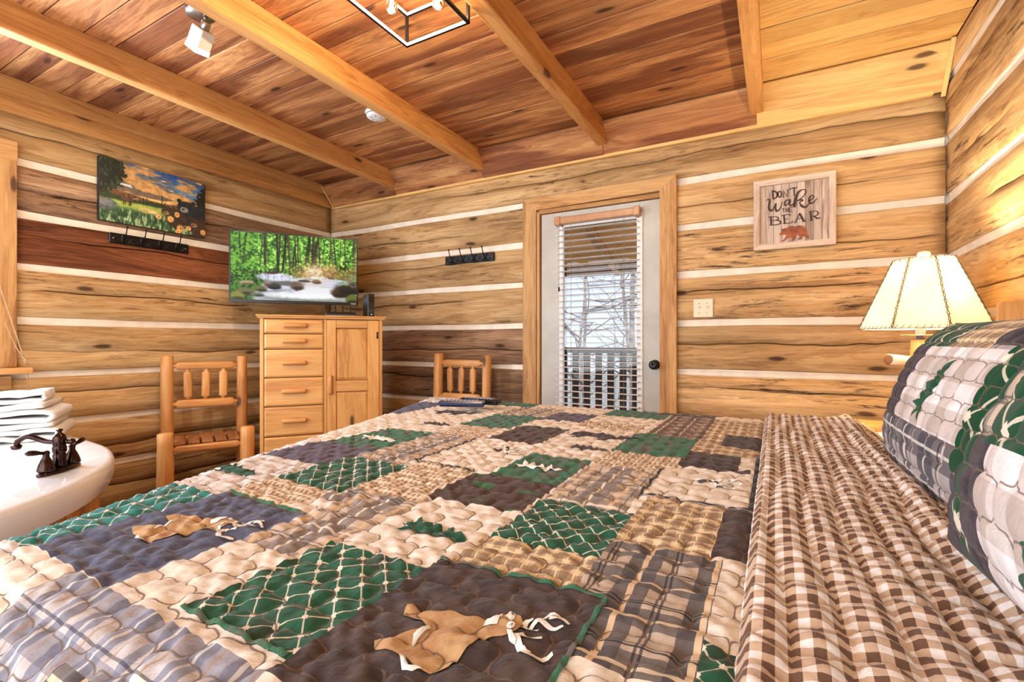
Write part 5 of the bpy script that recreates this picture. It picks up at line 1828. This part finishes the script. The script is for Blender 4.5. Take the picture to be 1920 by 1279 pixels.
def submesh(name, CO, own, k, U, V):
    ii, jj = np.nonzero(own == k)
    if len(ii) == 0: return None
    ny_ = CO.shape[1]
    q = np.stack([ii * ny_ + jj, (ii + 1) * ny_ + jj, (ii + 1) * ny_ + jj + 1, ii * ny_ + jj + 1], 1)
    used, inv = np.unique(q.ravel(), return_inverse=True)
    co = CO.reshape(-1, 3)[used]
    uv = np.stack([U.ravel()[used], V.ravel()[used]], 1)
    return npmesh(name, co, inv.reshape(-1, 4), True, uv)


for i, kd in enumerate(KIND):
    me = submesh('patch', CO, own, i, GX, GY)
    if me is None: continue
    patch_objs[i] = link('patch', me, F[kd], quilt)


def find_patch(x_, y_):
    i = min(max(int(np.searchsorted(gx, x_)) - 1, 0), len(gx) - 2)
    j = min(max(int(np.searchsorted(gy, y_)) - 1, 0), len(gy) - 2)
    return patch_objs[own[i, j]]


def applique(name, poly, m, lift=0.0034, posf=None, parent=None, hf=None):
    bm = bmesh.new()
    vs_ = [bm.verts.new((p[0], p[1], 0)) for p in poly]
    bm.faces.new(vs_)
    bmesh.ops.triangulate(bm, faces=bm.faces[:])
    for _ in range(7):
        es = [e for e in bm.edges if e.calc_length() > 0.0065]
        if not es: break
        bmesh.ops.subdivide_edges(bm, edges=es, cuts=1)
        bmesh.ops.triangulate(bm, faces=[f_ for f_ in bm.faces if len(f_.verts) > 3])
    bmesh.ops.recalc_face_normals(bm, faces=bm.faces[:])
    U = np.array([v_.co.x for v_ in bm.verts])
    V = np.array([v_.co.y for v_ in bm.verts])
    bnd = np.array([v_.is_boundary for v_ in bm.verts])
    if posf is None:
        co = quilt_pos(U, V, puff(U, V) + wr(U, V) + np.where(bnd, lift * .75, lift))
    else:
        co = posf(U, V, np.where(bnd, 0.0008, lift))
    for v_, c_ in zip(bm.verts, co): v_.co = c_
    bm.normal_update()
    if sum(f_.normal.z for f_ in bm.faces) < 0 and posf is None:
        bmesh.ops.reverse_faces(bm, faces=bm.faces[:])
    me = bpy.data.meshes.new(name)
    bm.verts.index_update()
    bm.to_mesh(me)
    bm.free()
    ul = me.uv_layers.new(name='uv')
    for l_ in me.loops:
        ul.data[l_.index].uv = (U[l_.vertex_index], V[l_.vertex_index])
    me.polygons.foreach_set('use_smooth', [True] * len(me.polygons))
    if parent is None: parent = find_patch(sum(U) / len(U), sum(V) / len(V))
    return link(name, me, m, parent)


DEER = {'body':[(-0.355,0.412),(-0.32,0.418),(-0.273,0.43),(-0.244,0.449),(-0.229,0.439),(-0.231,0.413),(-0.253,0.399),(-0.258,0.36),(-0.261,0.345),(-0.276,0.332),(-0.304,0.338),(-0.328,0.337),(-0.349,0.348),(-0.332,0.367),(-0.313,0.387),(-0.352,0.394)],'ear':[(-0.268,0.421),(-0.27,0.433),(-0.255,0.441),(-0.252,0.423),(-0.263,0.417)],'leg':[(-0.309,0.357),(-0.318,0.37),(-0.313,0.389),(-0.309,0.386),(-0.311,0.369),(-0.307,0.357)],'leg2':[(-0.307,0.337),(-0.301,0.336),(-0.29,0.33),(-0.275,0.332),(-0.281,0.325),(-0.292,0.324)],'ear2':[(-0.236,0.415),(-0.231,0.416),(-0.221,0.408),(-0.22,0.403),(-0.228,0.406)],'eye':[(-0.24,0.422),(-0.241,0.427),(-0.238,0.43),(-0.233,0.428),(-0.231,0.422),(-0.233,0.417),(-0.237,0.418)],'eye2':[(-0.251,0.44),(-0.25,0.448),(-0.243,0.447),(-0.241,0.441),(-0.244,0.437)],'pup':[(-0.237,0.421),(-0.237,0.426),(-0.234,0.425),(-0.234,0.421)],'pup2':[(-0.247,0.441),(-0.247,0.446),(-0.243,0.445),(-0.244,0.441)]}
ANT = [[(-0.229,0.434),(-0.223,0.436),(-0.216,0.449),(-0.209,0.463),(-0.194,0.465)],[(-0.216,0.449),(-0.205,0.446),(-0.195,0.443),(-0.188,0.447)],[(-0.208,0.457),(-0.197,0.459),(-0.185,0.456)],[(-0.224,0.433),(-0.216,0.434),(-0.209,0.432)],[(-0.23,0.438),(-0.229,0.447),(-0.223,0.449)],[(-0.226,0.416),(-0.213,0.401),(-0.197,0.395),(-0.182,0.407)],[(-0.212,0.401),(-0.207,0.399),(-0.201,0.399)],[(-0.223,0.42),(-0.215,0.417),(-0.2,0.422)]]
TREE = [(-0.528,0.567),(-0.516,0.593),(-0.539,0.604),(-0.517,0.607),(-0.525,0.637),(-0.502,0.609),(-0.496,0.628),(-0.482,0.612),(-0.473,0.623),(-0.456,0.603),(-0.45,0.625),(-0.437,0.605),(-0.424,0.608),(-0.406,0.596),(-0.423,0.586),(-0.438,0.593),(-0.439,0.585),(-0.471,0.587),(-0.476,0.58),(-0.505,0.588)]
tc = (-0.467, 0.600)


def tree_at(cx_, cy_, m, s=1.0, flip=1, posf=None, parent=None, rot=0.0):
    ca, sa = math.cos(rot) * s, math.sin(rot) * s
    pl = [((x_ - tc[0]), (y_ - tc[1]) * flip) for x_, y_ in TREE]
    pl = [(cx_ + a * ca - b * sa, cy_ + a * sa + b * ca) for a, b in pl]
    return applique('tree_applique', pl, m, posf=posf, parent=parent)


tree_at(-.467, .600, F['leafgreen'])
tree_at(-1.060, .645, F['leafgreen'], 1.1)
tree_at(-1.045, 1.07, F['bone'], 1.1)
tree_at(-.478, 1.005, F['bone'], 1.0)
tree_at(-1.05, 1.36, F['darkleaf'], 1.0)
tree_at(-.44, 1.235, F['darkleaf'], .9)
dcx, dcy = -0.27, 0.39


def deer_at(cx_, cy_, s, body=True, mb='buff', sx=1.0):
    def mp(pl): return [(cx_ + (a - dcx) * s * sx, cy_ + (b - dcy) * s) for a, b in pl]
    def rnd_(pl):
        q_ = catmull(pl + pl[:2], 3)
        return [tuple(v_) for v_ in q_[:-4]]
    if body: applique('deer_body', rnd_(mp(DEER['body'])), F[mb], 0.0026)
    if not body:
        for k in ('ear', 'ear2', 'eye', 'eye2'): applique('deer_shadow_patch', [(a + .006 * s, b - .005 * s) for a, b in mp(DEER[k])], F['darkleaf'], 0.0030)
    for k, m_ in (('ear', 'bone'), ('ear2', 'bone'), ('eye', 'bone'), ('eye2', 'bone'), ('leg', 'bone'), ('leg2', 'bone')):
        if not body and k.startswith('leg'): continue
        applique('deer_' + ('leg' if k[:3] == 'leg' else k[:3]), mp(DEER[k]), F[m_], 0.0052)
    for k in ('pup', 'pup2'): applique('deer_pupil', mp(DEER[k]), F['ink'], 0.0066)
    for st in ANT:
        p = [np.array(q_) for q_ in catmull([(cx_ + (a - dcx) * s * sx, cy_ + (b - dcy) * s) for a, b in st], 4)]
        L_, R_ = [], []
        for i in range(len(p)):
            d_ = p[min(i + 1, len(p) - 1)] - p[max(i - 1, 0)]
            d_ = d_ / (np.hypot(*d_) + 1e-9)
            w_ = 0.0036 * s * (1 - 0.55 * i / len(p))
            L_.append(tuple(p[i] + np.array((-d_[1], d_[0])) * w_))
            R_.append(tuple(p[i] - np.array((-d_[1], d_[0])) * w_))
        applique('antler', L_ + R_[::-1], F['bone'], 0.0030)


deer_at(-0.27, 0.392, 1.0)
deer_at(-0.815, 0.418, 1.0)
deer_at(-0.675, 1.07, 1.25, False)
deer_at(-0.150, 1.030, 1.1, False)
# dark moose shapes on far cream patches
MOOSE = [(-.10, -.02), (-.06, .03), (.0, .045), (.05, .02), (.09, .05), (.12, .03), (.08, 0), (.05, -.01), (.03, -.05), (.01, -.05), (.01, -.015), (-.03, -.01), (-.05, -.05), (-.07, -.05), (-.06, -.01)]
for (mx_, my_) in ((-1.17, 1.62), (-.47, 1.40)):
    applique('moose_applique', [(mx_ + a, my_ + b) for a, b in MOOSE], F['darkleaf'])


def piping(pts, wd=0.006, m='ink'):
    p = []
    for a, b in zip(pts[:-1], pts[1:]):
        k = max(2, int(math.hypot(b[0] - a[0], b[1] - a[1]) / .02))
        p += [(a[0] + (b[0] - a[0]) * i / k, a[1] + (b[1] - a[1]) * i / k) for i in range(k)]
    p.append(pts[-1])
    p = [np.array(q_) for q_ in p]
    L_, R_ = [], []
    for i in range(len(p)):
        d_ = p[min(i + 1, len(p) - 1)] - p[max(i - 1, 0)]
        d_ = d_ / (np.hypot(*d_) + 1e-9)
        L_.append(tuple(p[i] + np.array((-d_[1], d_[0])) * wd / 2))
        R_.append(tuple(p[i] - np.array((-d_[1], d_[0])) * wd / 2))
    applique('dark_piping', L_ + R_[::-1], F[m], 0.003)


piping([(-.228, 1.15), (-.228, .925), (-.032, .922)])
piping([(-.78, 1.2), (-.78, .918), (-.60, .913)])
piping([(-.036, .93), (-.036, 1.36)], .010)
for a in ((-.585, .292, -.405, .292), (-.402, .528, -.17, .528), (-.168, .30, -.168, .525), (-.945, .556, -.715, .556)):
    piping([(a[0], a[1]), (a[2], a[3])], .006, 'greenplain')

# turned back part, checked side up
gx2 = lines([.222, .262], -.032, .30, lambda c_: 0.0045)
gy2 = lines([], -.12, 2.22, lambda c_: 0.0045 if c_ < .8 else (0.0065 if c_ < 1.4 else .010))
U2, V2 = np.meshgrid(gx2, gy2, indexing='ij')
sv = V2 * 1.0 + 0.02 * np.sin(U2 * 11)
ridges = 0.0060 * np.abs(np.sin(PI * (U2 + 0.012 * np.sin(V2 * 9)) / 0.048)) ** 0.6
pz = np.abs(np.sin(PI * (V2 + 0.010 * np.sin(U2 * 60)) / 0.050)) ** 0.5
H2 = ridges + 0.0095 * pz * np.abs(np.sin(PI * (U2 + .012 * np.sin(V2 * 9)) / 0.048)) ** 0.4 + wr(U2, V2, 1.0)
big = 0.012 * np.exp(-((U2 - (.215 + 0.012 * np.sin(V2 * 3))) / 0.022) ** 2)
Yc = np.clip(V2, QY0 - .03, QY1 + .03)
dy = np.where(V2 < QY0 - .03, QY0 - .03 - V2, np.maximum(0, V2 - QY1 - .03))
th = np.minimum(dy / .13, PI / 2)
zz = Z0 + 0.016 + H2 + big - .13 * (1 - np.cos(th)) - np.maximum(0, dy - .13 * PI / 2)
yy = Yc + np.where(V2 < QY0, -1, 1) * .13 * np.sin(th)
lip = sm(U2, -.032, -.020)
zz = zz - (1 - lip) * 0.018
tail = sm(U2, .245, .285)
zz = zz - tail * .028
me = npmesh('turned_back_fold', np.stack([U2, yy, zz], -1).reshape(-1, 3), (lambda a, ny_: np.stack([a, a + ny_, a + ny_ + 1, a + 1], -1).reshape(-1, 4))(np.add.outer(np.arange(len(gx2) - 1) * len(gy2), np.arange(len(gy2) - 1)), len(gy2)), True, np.stack([U2, V2], -1).reshape(-1, 2))
fo = link('turned_back_fold', me, F['gross'], quilt)
fo['label'] = 'brown and white checked reverse side'
# sheet under the pillows
vs, fs = [], []
nx_, ny_ = 20, 60
for i in range(nx_ + 1):
    for j in range(ny_ + 1):
        a, c_ = .27 + .40 * i / nx_, .10 + 2.02 * j / ny_
        e_ = min(1, min(c_ - .10, 2.12 - c_) / .08)
        vs.append((a, c_, 0.785 - .08 * (1 - math.sqrt(max(0, 1 - (1 - e_) ** 2))) + .003 * math.sin(a * 30 + c_ * 17)))
for i in range(nx_):
    for j in range(ny_):
        k = i * (ny_ + 1) + j
        fs.append((k, k + ny_ + 1, k + ny_ + 2, k + 1))
o = link('bed_sheet', mesh('bed_sheet', vs, fs, True), MATT)
tag(o, 'white fitted sheet showing beyond the checked fold by the pillow', 'sheet')


# ---- pillows
def pillow(C, label, parts, hu, hv, tilt, yawz, bulge, flip_trees, depth=0.09):
    t = empty('pillow', C, 0, label, 'pillow', 'patchwork pillows against the headboard')
    Rm = Euler((0, 0, yawz)).to_matrix()
    Ud = Rm @ Vector((0, -1, 0))
    Wd_ = Rm @ Vector((math.sin(tilt), 0, math.cos(tilt)))
    Nd = Rm @ Vector((-math.cos(tilt), 0, math.sin(tilt)))
    Ud, Wd_, Nd = np.array(Ud), np.array(Wd_), np.array(Nd)

    def pos(a, b, extra=0.0, side=1):
        aa, bb = np.clip(np.abs(a), 0, 1), np.clip(np.abs(b), 0, 1)
        prof_ = np.clip((1 - aa ** 2.6), 0, 1) ** 0.62 * np.clip((1 - bb ** 2.6), 0, 1) ** 0.62
        # corners reach out, edges pull in
        pa = a * hu * (1 - 0.07 * (1 - bb ** 2) * 0 - 0.05 * (1 - bb ** 2))
        pb_ = b * hv * (1 - 0.06 * (1 - aa ** 2))
        th_ = (bulge if side > 0 else depth) * prof_
        q = puff(a * hu, b * hv, 0.054, 0.006) * np.clip(prof_ * 3, 0, 1)
        n = (th_ + q + extra) * side
        return pa[..., None] * Ud + pb_[..., None] * Wd_ + n[..., None] * Nd

    la = lines([p[1] for p in parts] + [p[2] for p in parts], -1.0, 1.0, lambda c_: .0125)
    lb = lines([p[3] for p in parts] + [p[4] for p in parts], -1.0, 1.0, lambda c_: .022)
    A_, B_ = np.meshgrid(la, lb, indexing='ij')
    CO_ = pos(A_, B_)
    ow = np.zeros((len(la) - 1, len(lb) - 1), int)
    ca_, cb_ = (la[:-1] + la[1:]) / 2, (lb[:-1] + lb[1:]) / 2
    for i, p in enumerate(parts):
        ow[np.ix_((ca_ > p[1]) & (ca_ < p[2]), (cb_ > p[3]) & (cb_ < p[4]))] = i
    po = {}
    for i, p in enumerate(parts):
        me = submesh('patch', CO_, ow, i, A_ * hu, B_ * hv)
        if me: po[i] = link('patch', me, F[p[0]], t)
    me = submesh('back_cover', pos(A_, B_, 0.0, -1), np.zeros_like(ow), 0, A_ * hu, B_ * hv)
    link('back_cover', me, F['gross'], t)

    def pf(U, V, ex):
        return pos(U / hu, V / hv, ex)
    for (a, b, s, rot, idx) in flip_trees:
        pl = [(x_ - tc[0], y_ - tc[1]) for x_, y_ in TREE]
        ca, sa = math.cos(rot) * s, math.sin(rot) * s
        pl = [(a * hu + x_ * ca - y_ * sa, b * hv + x_ * sa + y_ * ca) for x_, y_ in pl]
        applique('tree_applique', pl, F['leafgreen'], 0.0022, pf, po[idx])
    return t


PP1 = [('pplaid', -1, 1, -1, 1), ('pdark', -.60, -.18, -.28, .60), ('pgreen', -1, -.60, -.28, 1), ('pging', -.18, .55, -.25, .56), ('pgreen', .55, 1, -.45, .60), ('pgreen', -.60, .05, .56, 1), ('tan', .05, .40, .56, 1), ('pdark', .40, 1, .60, 1), ('white', .90, 1, -1, .6)]
pillow((0.372, 1.262, 0.945), 'far patchwork pillow with a small green tree beside the lamp', PP1, 0.47, 0.216, 0.32, 0.012, 0.128, [(0.20, .16, 1.15, math.radians(66), 3)])
PP2 = [('pdark', -1, 1, -1, 1), ('pging', -.50, 1, -1, -.33), ('pgreen', -.55, 1, -.33, 1), ('taupe', -.63, -.55, -.30, 1), ('pdark', -.55, -.50, -1, -.33), ('pgreen', -.72, -.63, -1, .2), ('pdark', .30, 1, .2, 1)]
pillow((0.320, 0.393, 1.008), 'near patchwork pillow whose large green tree is cut off by the frame', PP2, 0.47, 0.204, 0.475, 0.049, 0.129, [(-.20, -.66, 1.5, math.radians(70), 1)])

# ---- remote controls on the quilt
def remote(loc, rz, L, w, col, label):
    t = empty('remote_control', loc, rz, label, 'remote control', 'remote controls on the quilt')
    b = B().box(-L / 2, L / 2, -w / 2, w / 2, 0, 0.025, 0.008)
    b.make('case', col, t)
    rs = random.Random(int(L * 1000))
    bm_ = plain('grey_buttons', (150, 152, 164), 0.4) if 'grey_buttons' not in bpy.data.materials else bpy.data.materials['grey_buttons']
    for i in range(9):
        for j in range(3):
            B().box(-.006, .006, -.0045, .0045, 0, .003, .001).make('button', bm_, t, (-L / 2 + .03 + i * (L - .05) / 9, (j - 1) * w * .28, 0.0245))
    return t


remote((-1.165, 1.675, 0.822), math.radians(22), 0.20, 0.05, plain('navy_plastic', (24, 48, 84), 0.2, coat=.6), 'navy blue remote control lying nearest on the quilt')
remote((-1.130, 1.765, 0.824), math.radians(4), 0.19, 0.048, BLACKP, 'black remote control lying behind the navy one')
